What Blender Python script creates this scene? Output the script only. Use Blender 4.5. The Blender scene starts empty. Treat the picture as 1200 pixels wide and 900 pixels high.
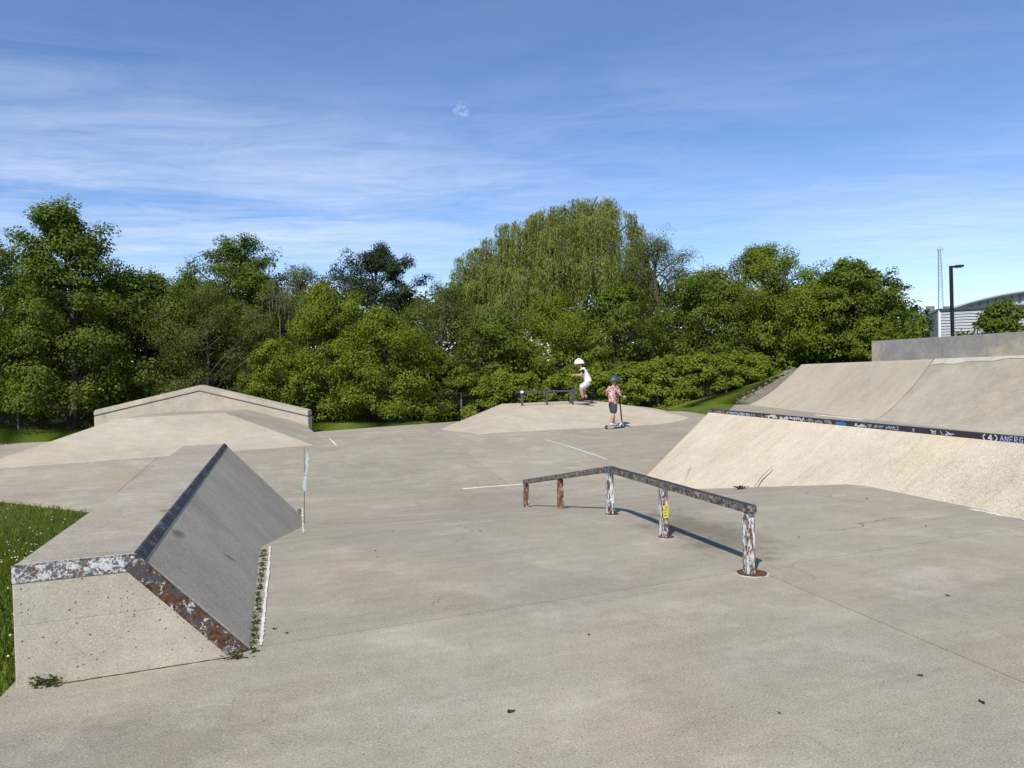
import bpy, bmesh, math, random
import numpy as np
from mathutils import Vector, Matrix

# ------------------------------------------------------------------ camera, sky, sun, exposure
scene = bpy.context.scene
COL = scene.collection
F, CX, CY = 900.0, 600.0, 450.0            # focal length and centre of the 1200 x 900 photograph
HC = 1.46                                   # eye height above the near slab
PITCH, ROLL = math.radians(0.64), math.radians(1.15)
cam_d = bpy.data.cameras.new('camera')
cam = bpy.data.objects.new('camera', cam_d)
COL.objects.link(cam)
cam_d.sensor_width = 36.0
cam_d.lens = 36.0 * F / 1200.0
cam_d.clip_start, cam_d.clip_end = 0.05, 6000.0
R = Matrix.Rotation(math.pi / 2 - PITCH, 4, 'X') @ Matrix.Rotation(-ROLL, 4, 'Z')
cam.matrix_world = Matrix.Translation((0, 0, HC)) @ R
scene.camera = cam

SUN_TO = Vector((-0.255, -0.63, 0.735)).normalized()      # from the ground towards the sun
SUN_EL = math.asin(SUN_TO.z)
SUN_AZ = math.atan2(SUN_TO.x, SUN_TO.y)
sd = bpy.data.lights.new('sun', 'SUN')
sd.energy, sd.angle, sd.color = 4.6, math.radians(0.53), (1.0, 0.94, 0.84)
sun = bpy.data.objects.new('sun', sd)
COL.objects.link(sun)
sun.rotation_euler = SUN_TO.to_track_quat('Z', 'Y').to_euler()

CLOUD_LOC = (9, -4, 0)
world = bpy.data.worlds.new('World')
scene.world = world
world.use_nodes = True
wn, wl = world.node_tree.nodes, world.node_tree.links
wn.clear()


def wnode(t, **kw):
    n = wn.new(t)
    for k, v in kw.items():
        if k.startswith('i_'):
            n.inputs[int(k[2:])].default_value = v
        else:
            setattr(n, k, v)
    return n


def wmath(op, a, b=None, c=None, clamp=False):
    n = wn.new('ShaderNodeMath')
    n.operation = op
    n.use_clamp = clamp
    for i, x in enumerate((a, b, c)):
        if x is None:
            continue
        if isinstance(x, (int, float)):
            n.inputs[i].default_value = x
        else:
            wl.new(x, n.inputs[i])
    return n.outputs[0]


w_out = wnode('ShaderNodeOutputWorld')
w_bg = wnode('ShaderNodeBackground')
w_bg.inputs[1].default_value = 0.15
w_sky = wnode('ShaderNodeTexSky', sky_type='NISHITA', sun_disc=False)
w_sky.sun_elevation, w_sky.sun_rotation = SUN_EL, SUN_AZ
w_sky.air_density, w_sky.dust_density, w_sky.ozone_density = 0.85, 0.0, 3.0
w_sky.altitude = 100
# thin high cirrus on a plane far above: the direction divided by its height
w_tc = wnode('ShaderNodeTexCoord')
w_sep = wnode('ShaderNodeSeparateXYZ')
wl.new(w_tc.outputs['Generated'], w_sep.inputs[0])
zc = wmath('MAXIMUM', w_sep.outputs[2], 0.03)
w_px = wmath('DIVIDE', w_sep.outputs[0], zc)
w_py = wmath('DIVIDE', w_sep.outputs[1], zc)
w_cmb = wnode('ShaderNodeCombineXYZ')
wl.new(w_px, w_cmb.inputs[0])
wl.new(w_py, w_cmb.inputs[1])
w_map = wnode('ShaderNodeMapping')
w_map.inputs['Rotation'].default_value = (0, 0, math.radians(-68))
w_map.inputs['Scale'].default_value = (0.42, 0.90, 1)
w_map.inputs['Location'].default_value = (3.1, 0.6, 0)
wl.new(w_cmb.outputs[0], w_map.inputs[0])
w_n1 = wnode('ShaderNodeTexNoise')
w_n1.inputs['Scale'].default_value = 1.15
w_n1.inputs['Detail'].default_value = 9
w_n1.inputs['Roughness'].default_value = 0.62
w_n1.inputs['Distortion'].default_value = 0.55
wl.new(w_map.outputs[0], w_n1.inputs[0])
w_n2 = wnode('ShaderNodeTexNoise')
w_n2.inputs['Scale'].default_value = 0.22
w_n2.inputs['Detail'].default_value = 3
w_map2 = wnode('ShaderNodeMapping')
w_map2.inputs['Location'].default_value = CLOUD_LOC
wl.new(w_cmb.outputs[0], w_map2.inputs[0])
wl.new(w_map2.outputs[0], w_n2.inputs[0])
w_n3 = wnode('ShaderNodeTexNoise')
w_n3.inputs['Scale'].default_value = 3.6
w_n3.inputs['Detail'].default_value = 8
w_n3.inputs['Roughness'].default_value = 0.68
w_n3.inputs['Distortion'].default_value = 1.1
wl.new(w_map.outputs[0], w_n3.inputs[0])
cl = wmath('ADD', wmath('MULTIPLY', w_n1.outputs[0], 0.62), wmath('MULTIPLY', w_n3.outputs[0], 0.38))
cl = wmath('MULTIPLY', wmath('SUBTRACT', cl, 0.40), 3.2, clamp=True)
big = wmath('MULTIPLY', wmath('SUBTRACT', w_n2.outputs[0], 0.28), 2.9, clamp=True)
low = wmath('SUBTRACT', 1.0, wmath('MULTIPLY', wmath('SUBTRACT', w_sep.outputs[2], 0.14), 4.2, clamp=True), clamp=True)
cl = wmath('MULTIPLY', wmath('MULTIPLY', cl, big), wmath('MULTIPLY', wmath('MULTIPLY_ADD', low, 0.70, 0.12), wmath('MULTIPLY', wmath('SUBTRACT', w_sep.outputs[2], 0.05), 9.0, clamp=True)))
# one small round puff of cloud
PUFF = Vector(((541 - CX) / F, 1.0, (450 - 129) / F))
PUFF = (R.to_3x3() @ Vector(((541 - CX) / F, (CY - 129) / F, -1.0))).normalized()
w_nv = wnode('ShaderNodeTexNoise')
w_nv.inputs['Scale'].default_value = 130
w_nv.inputs['Detail'].default_value = 5
wl.new(w_tc.outputs['Generated'], w_nv.inputs[0])
w_dist = wnode('ShaderNodeVectorMath', operation='DISTANCE')
wl.new(w_tc.outputs['Generated'], w_dist.inputs[0])
w_dist.inputs[1].default_value = PUFF
puff = wmath('SUBTRACT', 1.0, wmath('DIVIDE', w_dist.outputs['Value'], 0.0125), clamp=True)
puff = wmath('MULTIPLY', wmath('POWER', puff, 0.8), wmath('MULTIPLY', wmath('SUBTRACT', w_nv.outputs[0], 0.33), 3.0, clamp=True))
cl = wmath('MAXIMUM', cl, wmath('MULTIPLY', puff, 0.62))
w_gam = wnode('ShaderNodeHueSaturation')
w_gam.inputs['Saturation'].default_value = 1.12
w_gam.inputs['Value'].default_value = 1.0
wl.new(w_sky.outputs[0], w_gam.inputs['Color'])
w_mix = wnode('ShaderNodeMix', data_type='RGBA')
wl.new(cl, w_mix.inputs[0])
w_tint = wnode('ShaderNodeMix', data_type='RGBA', blend_type='MULTIPLY')
w_tint.inputs[0].default_value = 1.0
wl.new(w_gam.outputs[0], w_tint.inputs[6])
w_tint.inputs[7].default_value = (1.05, 0.97, 1.01, 1)
wl.new(w_tint.outputs[2], w_mix.inputs[6])
w_mix.inputs[7].default_value = (6.3, 6.6, 7.3, 1)
wl.new(w_mix.outputs[2], w_bg.inputs[0])
wl.new(w_bg.outputs[0], w_out.inputs[0])

vs = scene.view_settings
vs.view_transform, vs.look, vs.exposure, vs.gamma = 'Standard', 'None', 0.10, 1.0
vs.use_curve_mapping = False
scene.render.engine = 'CYCLES'
scene.cycles.use_denoising = True
scene.cycles.max_bounces = 6
scene.cycles.diffuse_bounces = 3
scene.cycles.transmission_bounces = 3
scene.cycles.transparent_max_bounces = 4
scene.cycles.caustics_reflective = False
scene.cycles.caustics_refractive = False

RM = R.to_3x3()


def ray(u, v):
    return RM @ Vector(((u - CX) / F, (CY - v) / F, -1.0))


def G(u, v, z=0.0):
    """point at height z seen at photograph position (u, v)"""
    d = ray(u, v)
    t = (z - HC) / d.z
    return Vector((d.x * t, d.y * t, z))


def D(u, v, y):
    """point at distance y from the eye plane"""
    d = ray(u, v)
    t = y / d.y
    return Vector((d.x * t, y, HC + d.z * t))


# ------------------------------------------------------------------ ground shape
VA = Vector((-0.26, 0.966, 0))      # long axis of the skatepark
VB = Vector((0.911, 0.412, 0))      # cross axis (crest, joints)
P0 = Vector((1.74, 5.62, 0))        # foot of the near rail post


def PQ(p, q):
    w = P0 + VB * p + VA * q
    return (w.x, w.y)


def sstep(a, b, x):
    t = np.clip((x - a) / (b - a), 0, 1)
    return t * t * (3 - 2 * t)


def ground(x, y):
    x = np.asarray(x, float)
    y = np.asarray(y, float)
    s = (x - 1.05) * -0.412 + (y - 8.2) * 0.911
    sl = 0.146 * np.where(s < 0.25, np.clip(s + 0.25, 0, None) ** 2 / 1.0, s)     # rounded crest
    d = np.where(s < 3.0, sl, 0)
    e = 0.438 + 0.146 * (np.clip(s - 3.0, 0, 1.2) - np.clip(s - 3.0, 0, 1.2) ** 2 / 2.4)
    d = np.where(s >= 3.0, e, d)
    z = -np.clip(d, 0, None)
    z = z + 0.40 * sstep(4.5, 13.5, s)
    # grassy bank beside the raised deck
    m = np.interp(x - 0.03 * (y - 27), [4.3, 6.0, 8.2, 11.0, 13.0], [0, 0.15, 0.44, 0.98, 1.0]) * sstep(22.5, 27.0, y)
    z = z + m * 1.75
    z = z + sstep(32, 60, y) * sstep(6, 20, x) * 0.8
    return z


def gz(x, y):
    return float(ground(x, y))


def GG(u, v):
    """point on the shaped ground seen at (u, v)"""
    d = ray(u, v)
    ts = np.linspace(2.0, 34.0, 3201)
    X, Y, Z = d.x * ts, d.y * ts, HC + d.z * ts
    below = np.where(Z < ground(X, Y))[0]
    k = below[0] if len(below) else len(ts) - 1
    return Vector((X[k], Y[k], gz(X[k], Y[k])))


# ------------------------------------------------------------------ mesh helpers
LOC = {}


def props(o, label=None, cat=None, group=None, kind=None):
    if label: o['label'] = label
    if cat: o['category'] = cat
    if group: o['group'] = group
    if kind: o['kind'] = kind
    return o


def empty(name, loc, label=None, cat=None, group=None):
    o = bpy.data.objects.new(name, None)
    COL.objects.link(o)
    o.location = loc
    o.empty_display_size = 0.2
    LOC[o.name] = Vector(loc)
    return props(o, label, cat, group)


def mk(name, verts, faces, mat, parent=None, smooth=False, bevel=0.0, seg=2):
    off = LOC.get(parent.name, Vector((0, 0, 0))) if parent else Vector((0, 0, 0))
    me = bpy.data.meshes.new(name)
    me.from_pydata([tuple(Vector(v) - off) for v in verts], [], faces)
    bm = bmesh.new(); bm.from_mesh(me)
    bmesh.ops.recalc_face_normals(bm, faces=bm.faces)
    bm.to_mesh(me); bm.free()
    me.materials.append(mat)
    if smooth:
        me.polygons.foreach_set('use_smooth', [True] * len(me.polygons))
    o = bpy.data.objects.new(name, me)
    COL.objects.link(o)
    LOC[o.name] = off
    if parent:
        o.parent = parent
    if bevel:
        b = o.modifiers.new('bevel', 'BEVEL')
        b.width, b.segments, b.limit_method = bevel, seg, 'ANGLE'
        b.angle_limit = math.radians(20)
    return o


def np_mesh(name, V, Fq, mat, parent=None, tint=None, smooth=False, nper=4):
    """fast mesh from arrays; every face has nper corners"""
    off = LOC.get(parent.name, Vector((0, 0, 0))) if parent else Vector((0, 0, 0))
    me = bpy.data.meshes.new(name)
    V = (np.asarray(V, np.float32) - np.array(off, np.float32)).astype(np.float32)
    Fq = np.asarray(Fq, np.int32)
    n = len(Fq)
    me.vertices.add(len(V)); me.vertices.foreach_set('co', V.ravel())
    me.loops.add(n * nper); me.loops.foreach_set('vertex_index', Fq.ravel())
    me.polygons.add(n); me.polygons.foreach_set('loop_start', np.arange(0, n * nper, nper, dtype=np.int32))
    if smooth:
        me.polygons.foreach_set('use_smooth', np.ones(n, bool))
    if tint is not None:
        a = me.attributes.new('tint', 'FLOAT', 'FACE')
        a.data.foreach_set('value', np.asarray(tint, np.float32))
    me.update(calc_edges=True)
    me.materials.append(mat)
    o = bpy.data.objects.new(name, me)
    COL.objects.link(o)
    LOC[o.name] = off
    if parent:
        o.parent = parent
    return o


class MB:
    """collects simple shapes into one mesh"""
    def __init__(self):
        self.v, self.f = [], []

    def add(self, vs, fs):
        n = len(self.v)
        self.v += [Vector(v) for v in vs]
        self.f += [tuple(i + n for i in f) for f in fs]
        return self

    def beam(self, p0, p1, w, h, up=(0, 0, 1), taper=1.0):
        p0, p1 = Vector(p0), Vector(p1)
        d = (p1 - p0).normalized()
        up = Vector(up)
        if abs(d.dot(up)) > 0.98: up = Vector((0, 1, 0))
        s = d.cross(up).normalized() * w / 2
        t = s.cross(d).normalized() * h / 2
        k = taper
        vs = [p0 - s - t, p0 + s - t, p0 + s + t, p0 - s + t, p1 - s * k - t * k, p1 + s * k - t * k, p1 + s * k + t * k, p1 - s * k + t * k]
        return self.add(vs, [(0, 3, 2, 1), (4, 5, 6, 7), (0, 1, 5, 4), (1, 2, 6, 5), (2, 3, 7, 6), (3, 0, 4, 7)])

    def post(self, p, w, d, h, ang):
        """upright box, w across, d deep, turned by ang"""
        c, s = math.cos(ang), math.sin(ang)
        pts = [(-w / 2, -d / 2), (w / 2, -d / 2), (w / 2, d / 2), (-w / 2, d / 2)]
        q = [Vector((p[0] + a * c - b * s, p[1] + a * s + b * c, p[2])) for a, b in pts]
        up = Vector((0, 0, h))
        vs = q + [a + up for a in q]
        return self.add(vs, [(0, 3, 2, 1), (4, 5, 6, 7), (0, 1, 5, 4), (1, 2, 6, 5), (2, 3, 7, 6), (3, 0, 4, 7)])

    def tube(self, pts, rad, n=8, caps=True):
        pts = [Vector(p) for p in pts]
        if not isinstance(rad, (list, tuple)): rad = [rad] * len(pts)
        base = len(self.v)
        ref = None
        for i, p in enumerate(pts):
            d = (pts[min(i + 1, len(pts) - 1)] - pts[max(i - 1, 0)])
            d = d.normalized() if d.length > 1e-9 else Vector((0, 0, 1))
            if ref is None:
                ref = Vector((0, 0, 1)) if abs(d.z) < 0.9 else Vector((1, 0, 0))
            a = d.cross(ref).normalized(); b = a.cross(d).normalized()
            ref = b
            for k in range(n):
                t = 2 * math.pi * k / n
                self.v.append(p + (a * math.cos(t) + b * math.sin(t)) * rad[i])
        for i in range(len(pts) - 1):
            for k in range(n):
                k2 = (k + 1) % n
                self.f.append((base + i * n + k, base + i * n + k2, base + (i + 1) * n + k2, base + (i + 1) * n + k))
        if caps:
            self.f.append(tuple(base + k for k in range(n)))
            self.f.append(tuple(base + (len(pts) - 1) * n + k for k in range(n)))
        return self

    def disc(self, c, r, h, n=20, jitter=0.0, rng=random):
        rr = [r * (1 + rng.uniform(-jitter, jitter)) for _ in range(n)]
        c = Vector(c)
        lo = [c + Vector((rr[k] * math.cos(2 * math.pi * k / n), rr[k] * math.sin(2 * math.pi * k / n), 0)) for k in range(n)]
        vs = lo + [p + Vector((0, 0, h)) for p in lo]
        fs = [tuple(range(n - 1, -1, -1)), tuple(range(n, 2 * n))]
        fs += [(k, (k + 1) % n, n + (k + 1) % n, n + k) for k in range(n)]
        return self.add(vs, fs)

    def build(self, name, mat, parent=None, smooth=False, bevel=0.0, seg=2):
        return mk(name, self.v, self.f, mat, parent, smooth, bevel, seg)


# ------------------------------------------------------------------ materials
class NT:
    def __init__(self, name):
        self.m = bpy.data.materials.new(name)
        self.m.use_nodes = True
        self.n, self.l = self.m.node_tree.nodes, self.m.node_tree.links
        self.n.clear()
        self.out = self.n.new('ShaderNodeOutputMaterial')
        self.geo = self.n.new('ShaderNodeNewGeometry')
        self.pos = self.geo.outputs['Position']

    def put(self, sock, x):
        if x is None: return
        if hasattr(x, 'links') or isinstance(x, bpy.types.NodeSocket):
            self.l.new(x, sock)
        else:
            sock.default_value = x

    def math(self, op, a, b=None, c=None, clamp=False):
        n = self.n.new('ShaderNodeMath'); n.operation = op; n.use_clamp = clamp
        for i, x in enumerate((a, b, c)):
            self.put(n.inputs[i], x)
        return n.outputs[0]

    def vec(self, scale=(1, 1, 1), rot=(0, 0, 0), loc=(0, 0, 0), src=None):
        n = self.n.new('ShaderNodeMapping')
        n.inputs['Scale'].default_value = scale; n.inputs['Rotation'].default_value = rot; n.inputs['Location'].default_value = loc
        self.l.new(src or self.pos, n.inputs[0])
        return n.outputs[0]

    def noise(self, scale, detail=4, rough=0.55, v=None, dist=0.0):
        n = self.n.new('ShaderNodeTexNoise')
        n.inputs['Scale'].default_value = scale; n.inputs['Detail'].default_value = detail
        n.inputs['Roughness'].default_value = rough; n.inputs['Distortion'].default_value = dist
        self.l.new(v or self.pos, n.inputs['Vector'])
        return n.outputs[0]

    def voro(self, scale, v=None, feature='F1', out='Distance', rnd=1.0):
        n = self.n.new('ShaderNodeTexVoronoi'); n.feature = feature
        n.inputs['Scale'].default_value = scale; n.inputs['Randomness'].default_value = rnd
        self.l.new(v or self.pos, n.inputs['Vector'])
        return n.outputs[out]

    def band(self, x, a, b):
        """0 below a, 1 above b"""
        n = self.n.new('ShaderNodeMapRange'); n.interpolation_type = 'SMOOTHSTEP'
        self.put(n.inputs[0], x)
        n.inputs[1].default_value = a; n.inputs[2].default_value = b
        return n.outputs[0]

    def mix(self, f, a, b, mode='MIX'):
        n = self.n.new('ShaderNodeMix'); n.data_type = 'RGBA'; n.blend_type = mode
        self.put(n.inputs[0], f)
        for s, x in ((6, a), (7, b)):
            if isinstance(x, (tuple, list)):
                n.inputs[s].default_value = (*x[:3], 1)
            else:
                self.l.new(x, n.inputs[s])
        return n.outputs[2]

    def scale_col(self, col, f):
        n = self.n.new('ShaderNodeVectorMath'); n.operation = 'SCALE'
        if isinstance(col, (tuple, list)): n.inputs[0].default_value = col[:3]
        else: self.l.new(col, n.inputs[0])
        self.put(n.inputs['Scale'], f)
        return n.outputs[0]

    def bump(self, h, strength, dist=0.01, nrm=None):
        n = self.n.new('ShaderNodeBump')
        n.inputs['Strength'].default_value = strength; n.inputs['Distance'].default_value = dist
        self.l.new(h, n.inputs['Height'])
        if nrm: self.l.new(nrm, n.inputs['Normal'])
        return n.outputs[0]

    def finish(self, col, rough=0.9, nrm=None, metal=0.0, spec=0.3):
        b = self.n.new('ShaderNodeBsdfPrincipled')
        if isinstance(col, (tuple, list)): b.inputs['Base Color'].default_value = (*col[:3], 1)
        else: self.l.new(col, b.inputs['Base Color'])
        self.put(b.inputs['Roughness'], rough); self.put(b.inputs['Metallic'], metal)
        b.inputs['Specular IOR Level'].default_value = spec
        if nrm: self.l.new(nrm, b.inputs['Normal'])
        self.l.new(b.outputs[0], self.out.inputs[0])
        return self.m


def plain(name, col, rough=0.6, metal=0.0, spec=0.4, vary=0.12, scale=9.0):
    t = NT(name)
    f = t.math('MULTIPLY_ADD', t.noise(scale, 4), vary * 2, 1 - vary)
    return t.finish(t.scale_col(col, f), rough, None, metal, spec)


def concrete(name, col, blot=0.30, grain=0.35, agg=0.35, aggs=85.0, warm=0.0, streak=0.12, sdir=24.0, pits=0.0, pitscale=22.0, stain=None, bump=0.35, boards=None, patch=None, darkspeck=0.0, runs=False, slabs=False):
    t = NT(name)
    n1 = t.noise(0.45, 6, 0.6)
    n1b = t.noise(2.3, 6, 0.65)
    n2 = t.noise(14, 5, 0.6)
    n3 = t.noise(105, 4, 0.8)
    f = t.math('MULTIPLY_ADD', t.math('SUBTRACT', n1, 0.5), blot * 2.2, 1.0)
    f = t.math('ADD', f, t.math('MULTIPLY', t.math('SUBTRACT', n1b, 0.5), blot * 1.9))
    f = t.math('ADD', f, t.math('MULTIPLY', t.math('SUBTRACT', n2, 0.5), blot * 1.2))
    f = t.math('ADD', f, t.math('MULTIPLY', t.math('SUBTRACT', n3, 0.5), grain * 2.4))
    # stretched trowel and wheel streaks
    st = t.noise(1.0, 5, 0.7, v=t.vec((0.7, 8.0, 4), src=t.vec(rot=(0, 0, math.radians(-sdir)))))
    f = t.math('ADD', f, t.math('MULTIPLY', t.math('SUBTRACT', st, 0.5), streak * 2.6))
    # stones in the mix: pale and dark specks
    vc = t.voro(aggs, out='Color')
    sp = t.n.new('ShaderNodeSeparateColor'); t.l.new(vc, sp.inputs[0])
    vd = t.voro(aggs)
    dot = t.band(t.math('SUBTRACT', 0.36, vd), 0.0, 0.12)
    pale = t.math('MULTIPLY', dot, t.band(sp.outputs[0], 0.80, 0.86))
    dark = t.math('MULTIPLY', dot, t.band(sp.outputs[1], 0.84, 0.9))
    f = t.math('ADD', f, t.math('MULTIPLY', pale, agg))
    f = t.math('SUBTRACT', f, t.math('MULTIPLY', dark, agg * 1.1))
    c = t.scale_col(col, f)
    hw = t.noise(0.9, 4, v=t.vec((1, 1, 1), loc=(31, 7, 3)))
    c = t.mix(t.math('MULTIPLY', t.band(hw, 0.45, 0.72), 0.5 + warm), c, t.scale_col((col[0] * 1.06, col[1] * 0.97, col[2] * 0.84), f))
    h = t.math('ADD', n3, t.math('MULTIPLY', n2, 0.7))
    if pits:
        pv = t.voro(pitscale, v=t.vec((1, 1, 1.25)))
        pc = t.voro(pitscale, v=t.vec((1, 1, 1.25)), out='Color')
        ps = t.n.new('ShaderNodeSeparateColor'); t.l.new(pc, ps.inputs[0])
        pr = t.math('MULTIPLY', t.math('SUBTRACT', ps.outputs[0], 0.45, clamp=True), 0.42)
        hole = t.band(t.math('SUBTRACT', pr, pv), 0.0, 0.035)
        c = t.mix(t.math('MULTIPLY', hole, pits), c, (col[0] * 0.16, col[1] * 0.15, col[2] * 0.14))
        h = t.math('SUBTRACT', h, t.math('MULTIPLY', hole, 3.0))
    if boards:
        sx = t.n.new('ShaderNodeSeparateXYZ'); t.l.new(t.pos, sx.inputs[0])
        z = sx.outputs[2]
        for zz in boards:
            w = t.math('ADD', z, t.math('MULTIPLY', t.math('SUBTRACT', n2, 0.5), 0.006))
            ln = t.band(t.math('ABSOLUTE', t.math('SUBTRACT', w, zz)), 0.0045, 0.001)
            c = t.mix(t.math('MULTIPLY', ln, 0.16), c, (col[0] * 0.4, col[1] * 0.4, col[2] * 0.38))
            h = t.math('SUBTRACT', h, t.math('MULTIPLY', ln, 0.25))
    for s in (stain or []):          # (x, y, rx, ry, angle, colour factor, amount)
        v = t.vec((1 / s[2], 1 / s[3], 0), (0, 0, -s[4]), (0, 0, 0), src=None)
        vm = t.n.new('ShaderNodeVectorMath'); vm.operation = 'SUBTRACT'
        t.l.new(t.pos, vm.inputs[0]); vm.inputs[1].default_value = (s[0], s[1], 0)
        v = t.vec((1, 1, 0), (0, 0, -s[4]), src=vm.outputs[0])
        v2 = t.vec((1 / s[2], 1 / s[3], 0), src=v)
        ln = t.n.new('ShaderNodeVectorMath'); ln.operation = 'LENGTH'; t.l.new(v2, ln.inputs[0])
        k = t.math('ADD', ln.outputs['Value'], t.math('MULTIPLY', t.math('SUBTRACT', t.noise(3.5, 5, 0.65), 0.5), 1.6))
        k = t.math('MULTIPLY', t.band(k, 1.05, 0.25), s[6])
        c = t.mix(k, c, t.scale_col(c, s[5]))
    if patch:                        # scattered paler, worn patches
        pn = t.band(t.noise(patch[0], 6, 0.62, v=t.vec((1, 1, 1), loc=(5, 9, 2))), 0.50, 0.66)
        c = t.mix(t.math('MULTIPLY', pn, patch[1]), c, t.scale_col(patch[2], f))
    if slabs:
        oi = t.n.new('ShaderNodeObjectInfo')
        c = t.scale_col(c, t.math('MULTIPLY_ADD', oi.outputs['Random'], 0.10, 0.95))
        wob = t.n.new('ShaderNodeVectorMath'); wob.operation = 'ADD'
        nz = t.n.new('ShaderNodeTexNoise'); nz.inputs['Scale'].default_value = 1.6; nz.inputs['Detail'].default_value = 5
        t.l.new(t.pos, nz.inputs['Vector'])
        t.l.new(t.vec((0.7, 0.7, 0), src=nz.outputs['Color']), wob.inputs[0]); t.l.new(t.pos, wob.inputs[1])
        ve = t.voro(0.33, v=t.vec((1, 1, 0), src=wob.outputs[0]), feature='DISTANCE_TO_EDGE')
        ck = t.math('MULTIPLY', t.band(ve, 0.0016, 0.0006), t.band(t.noise(0.35, 3, v=t.vec(loc=(3, 8, 1))), 0.52, 0.60))
        c = t.mix(t.math('MULTIPLY', ck, 0.65), c, (0.07, 0.06, 0.05))
        # dark scuffs from wheels
        sc_ = t.noise(1.0, 4, 0.6, v=t.vec((0.9, 16.0, 1), src=t.vec(rot=(0, 0, math.radians(75)))))
        sm_ = t.math('MULTIPLY', t.band(sc_, 0.66, 0.74), t.band(t.noise(0.6, 3, v=t.vec(loc=(13, 2, 5))), 0.5, 0.62))
        c = t.mix(t.math('MULTIPLY', sm_, 0.30), c, t.scale_col(c, 0.45))
    if darkspeck:
        dv = t.noise(52, 3, 0.8)
        ds = t.band(dv, 0.60, 0.72)
        c = t.mix(t.math('MULTIPLY', ds, darkspeck), c, (col[0] * 0.42, col[1] * 0.40, col[2] * 0.36))
        h = t.math('SUBTRACT', h, ds)
    if runs:                         # weather streaks down the slope
        rn_ = t.noise(1.0, 6, 0.7, v=t.vec((0.7, 5.5, 0.7), src=t.vec(rot=(0, 0, math.radians(-12)))))
        rk_ = t.band(rn_, 0.50, 0.72)
        c = t.mix(t.math('MULTIPLY', rk_, 0.42), c, t.scale_col((col[0] * 0.66, col[1] * 0.60, col[2] * 0.50), f))
    nb = t.bump(h, bump, 0.006)
    return t.finish(c, 0.92, nb, 0.0, 0.2)


def steel_paint(name, steel=(0.05, 0.05, 0.055), paint=(0.62, 0.62, 0.60), rust=(0.17, 0.065, 0.025), paint_amt=0.5, rust_amt=0.5, scale=14.0, stretch=(1, 1, 1), gloss=0.42, bare_top=False, spec=0.3):
    t = NT(name)
    v = t.vec(stretch)
    a = t.math('ADD', t.math('MULTIPLY', t.noise(scale, 8, 0.72, v=v, dist=0.4), 0.6), t.math('MULTIPLY', t.noise(scale * 3.7, 6, 0.75, v=v), 0.4))
    b = t.math('ADD', t.math('MULTIPLY', t.noise(scale * 0.55, 6, 0.66, v=t.vec(stretch, loc=(7, 3, 1)), dist=0.3), 0.65), t.math('MULTIPLY', t.noise(scale * 2.6, 6, 0.7, v=t.vec(stretch, loc=(2, 5, 8))), 0.35))
    c3 = t.noise(scale * 6, 4, 0.6)
    col = t.mix(t.math('MULTIPLY', c3, 0.6), steel, tuple(min(1, x * 2.3 + 0.01) for x in steel))
    r = t.band(b, 0.60 - 0.22 * rust_amt, 0.70 - 0.22 * rust_amt)
    rc = t.mix(t.band(t.noise(scale * 1.6, 6, 0.7, v=t.vec(stretch, loc=(9, 1, 4))), 0.36, 0.66), tuple(x * 0.30 for x in rust), tuple(x * 1.55 for x in rust))
    rc = t.mix(t.math('MULTIPLY', c3, 0.5), rc, tuple(x * 0.6 for x in rust))
    col = t.mix(r, col, rc)
    p = t.band(a, 0.60 - 0.24 * paint_amt, 0.66 - 0.22 * paint_amt)
    if bare_top:
        sx = t.n.new('ShaderNodeSeparateXYZ'); t.l.new(t.geo.outputs['Normal'], sx.inputs[0])
        p = t.math('MULTIPLY', p, t.band(sx.outputs[2], 0.8, 0.5))
    pc = t.scale_col(paint, t.math('MULTIPLY_ADD', t.noise(scale * 3, 4), 0.5, 0.72))
    col = t.mix(p, col, pc)
    nb = t.bump(t.math('ADD', p, t.math('MULTIPLY', c3, 0.5)), 0.35, 0.004)
    ro = t.math('MULTIPLY_ADD', r, 0.4, gloss)
    return t.finish(col, ro, nb, 0.0, spec)


def leafmat(name, dark, light, trans=0.34, rough=0.5, tcol=None):
    t = NT(name)
    at = t.n.new('ShaderNodeAttribute'); at.attribute_name = 'tint'
    big = t.noise(0.8, 3)
    f = t.math('ADD', t.math('MULTIPLY', at.outputs['Fac'], 0.75), t.math('MULTIPLY', big, 0.35), clamp=True)
    c = t.mix(f, dark, light)
    b = t.n.new('ShaderNodeBsdfPrincipled')
    t.l.new(c, b.inputs['Base Color']); b.inputs['Roughness'].default_value = rough
    b.inputs['Specular IOR Level'].default_value = 0.18
    tr = t.n.new('ShaderNodeBsdfTranslucent')
    tc = t.mix(1.0, c, tcol or (1.25, 1.35, 0.55), 'MULTIPLY')
    t.l.new(tc, tr.inputs['Color'])
    ms = t.n.new('ShaderNodeMixShader'); ms.inputs[0].default_value = trans
    t.l.new(b.outputs[0], ms.inputs[1]); t.l.new(tr.outputs[0], ms.inputs[2])
    t.l.new(ms.outputs[0], t.out.inputs[0])
    return t.m

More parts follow.
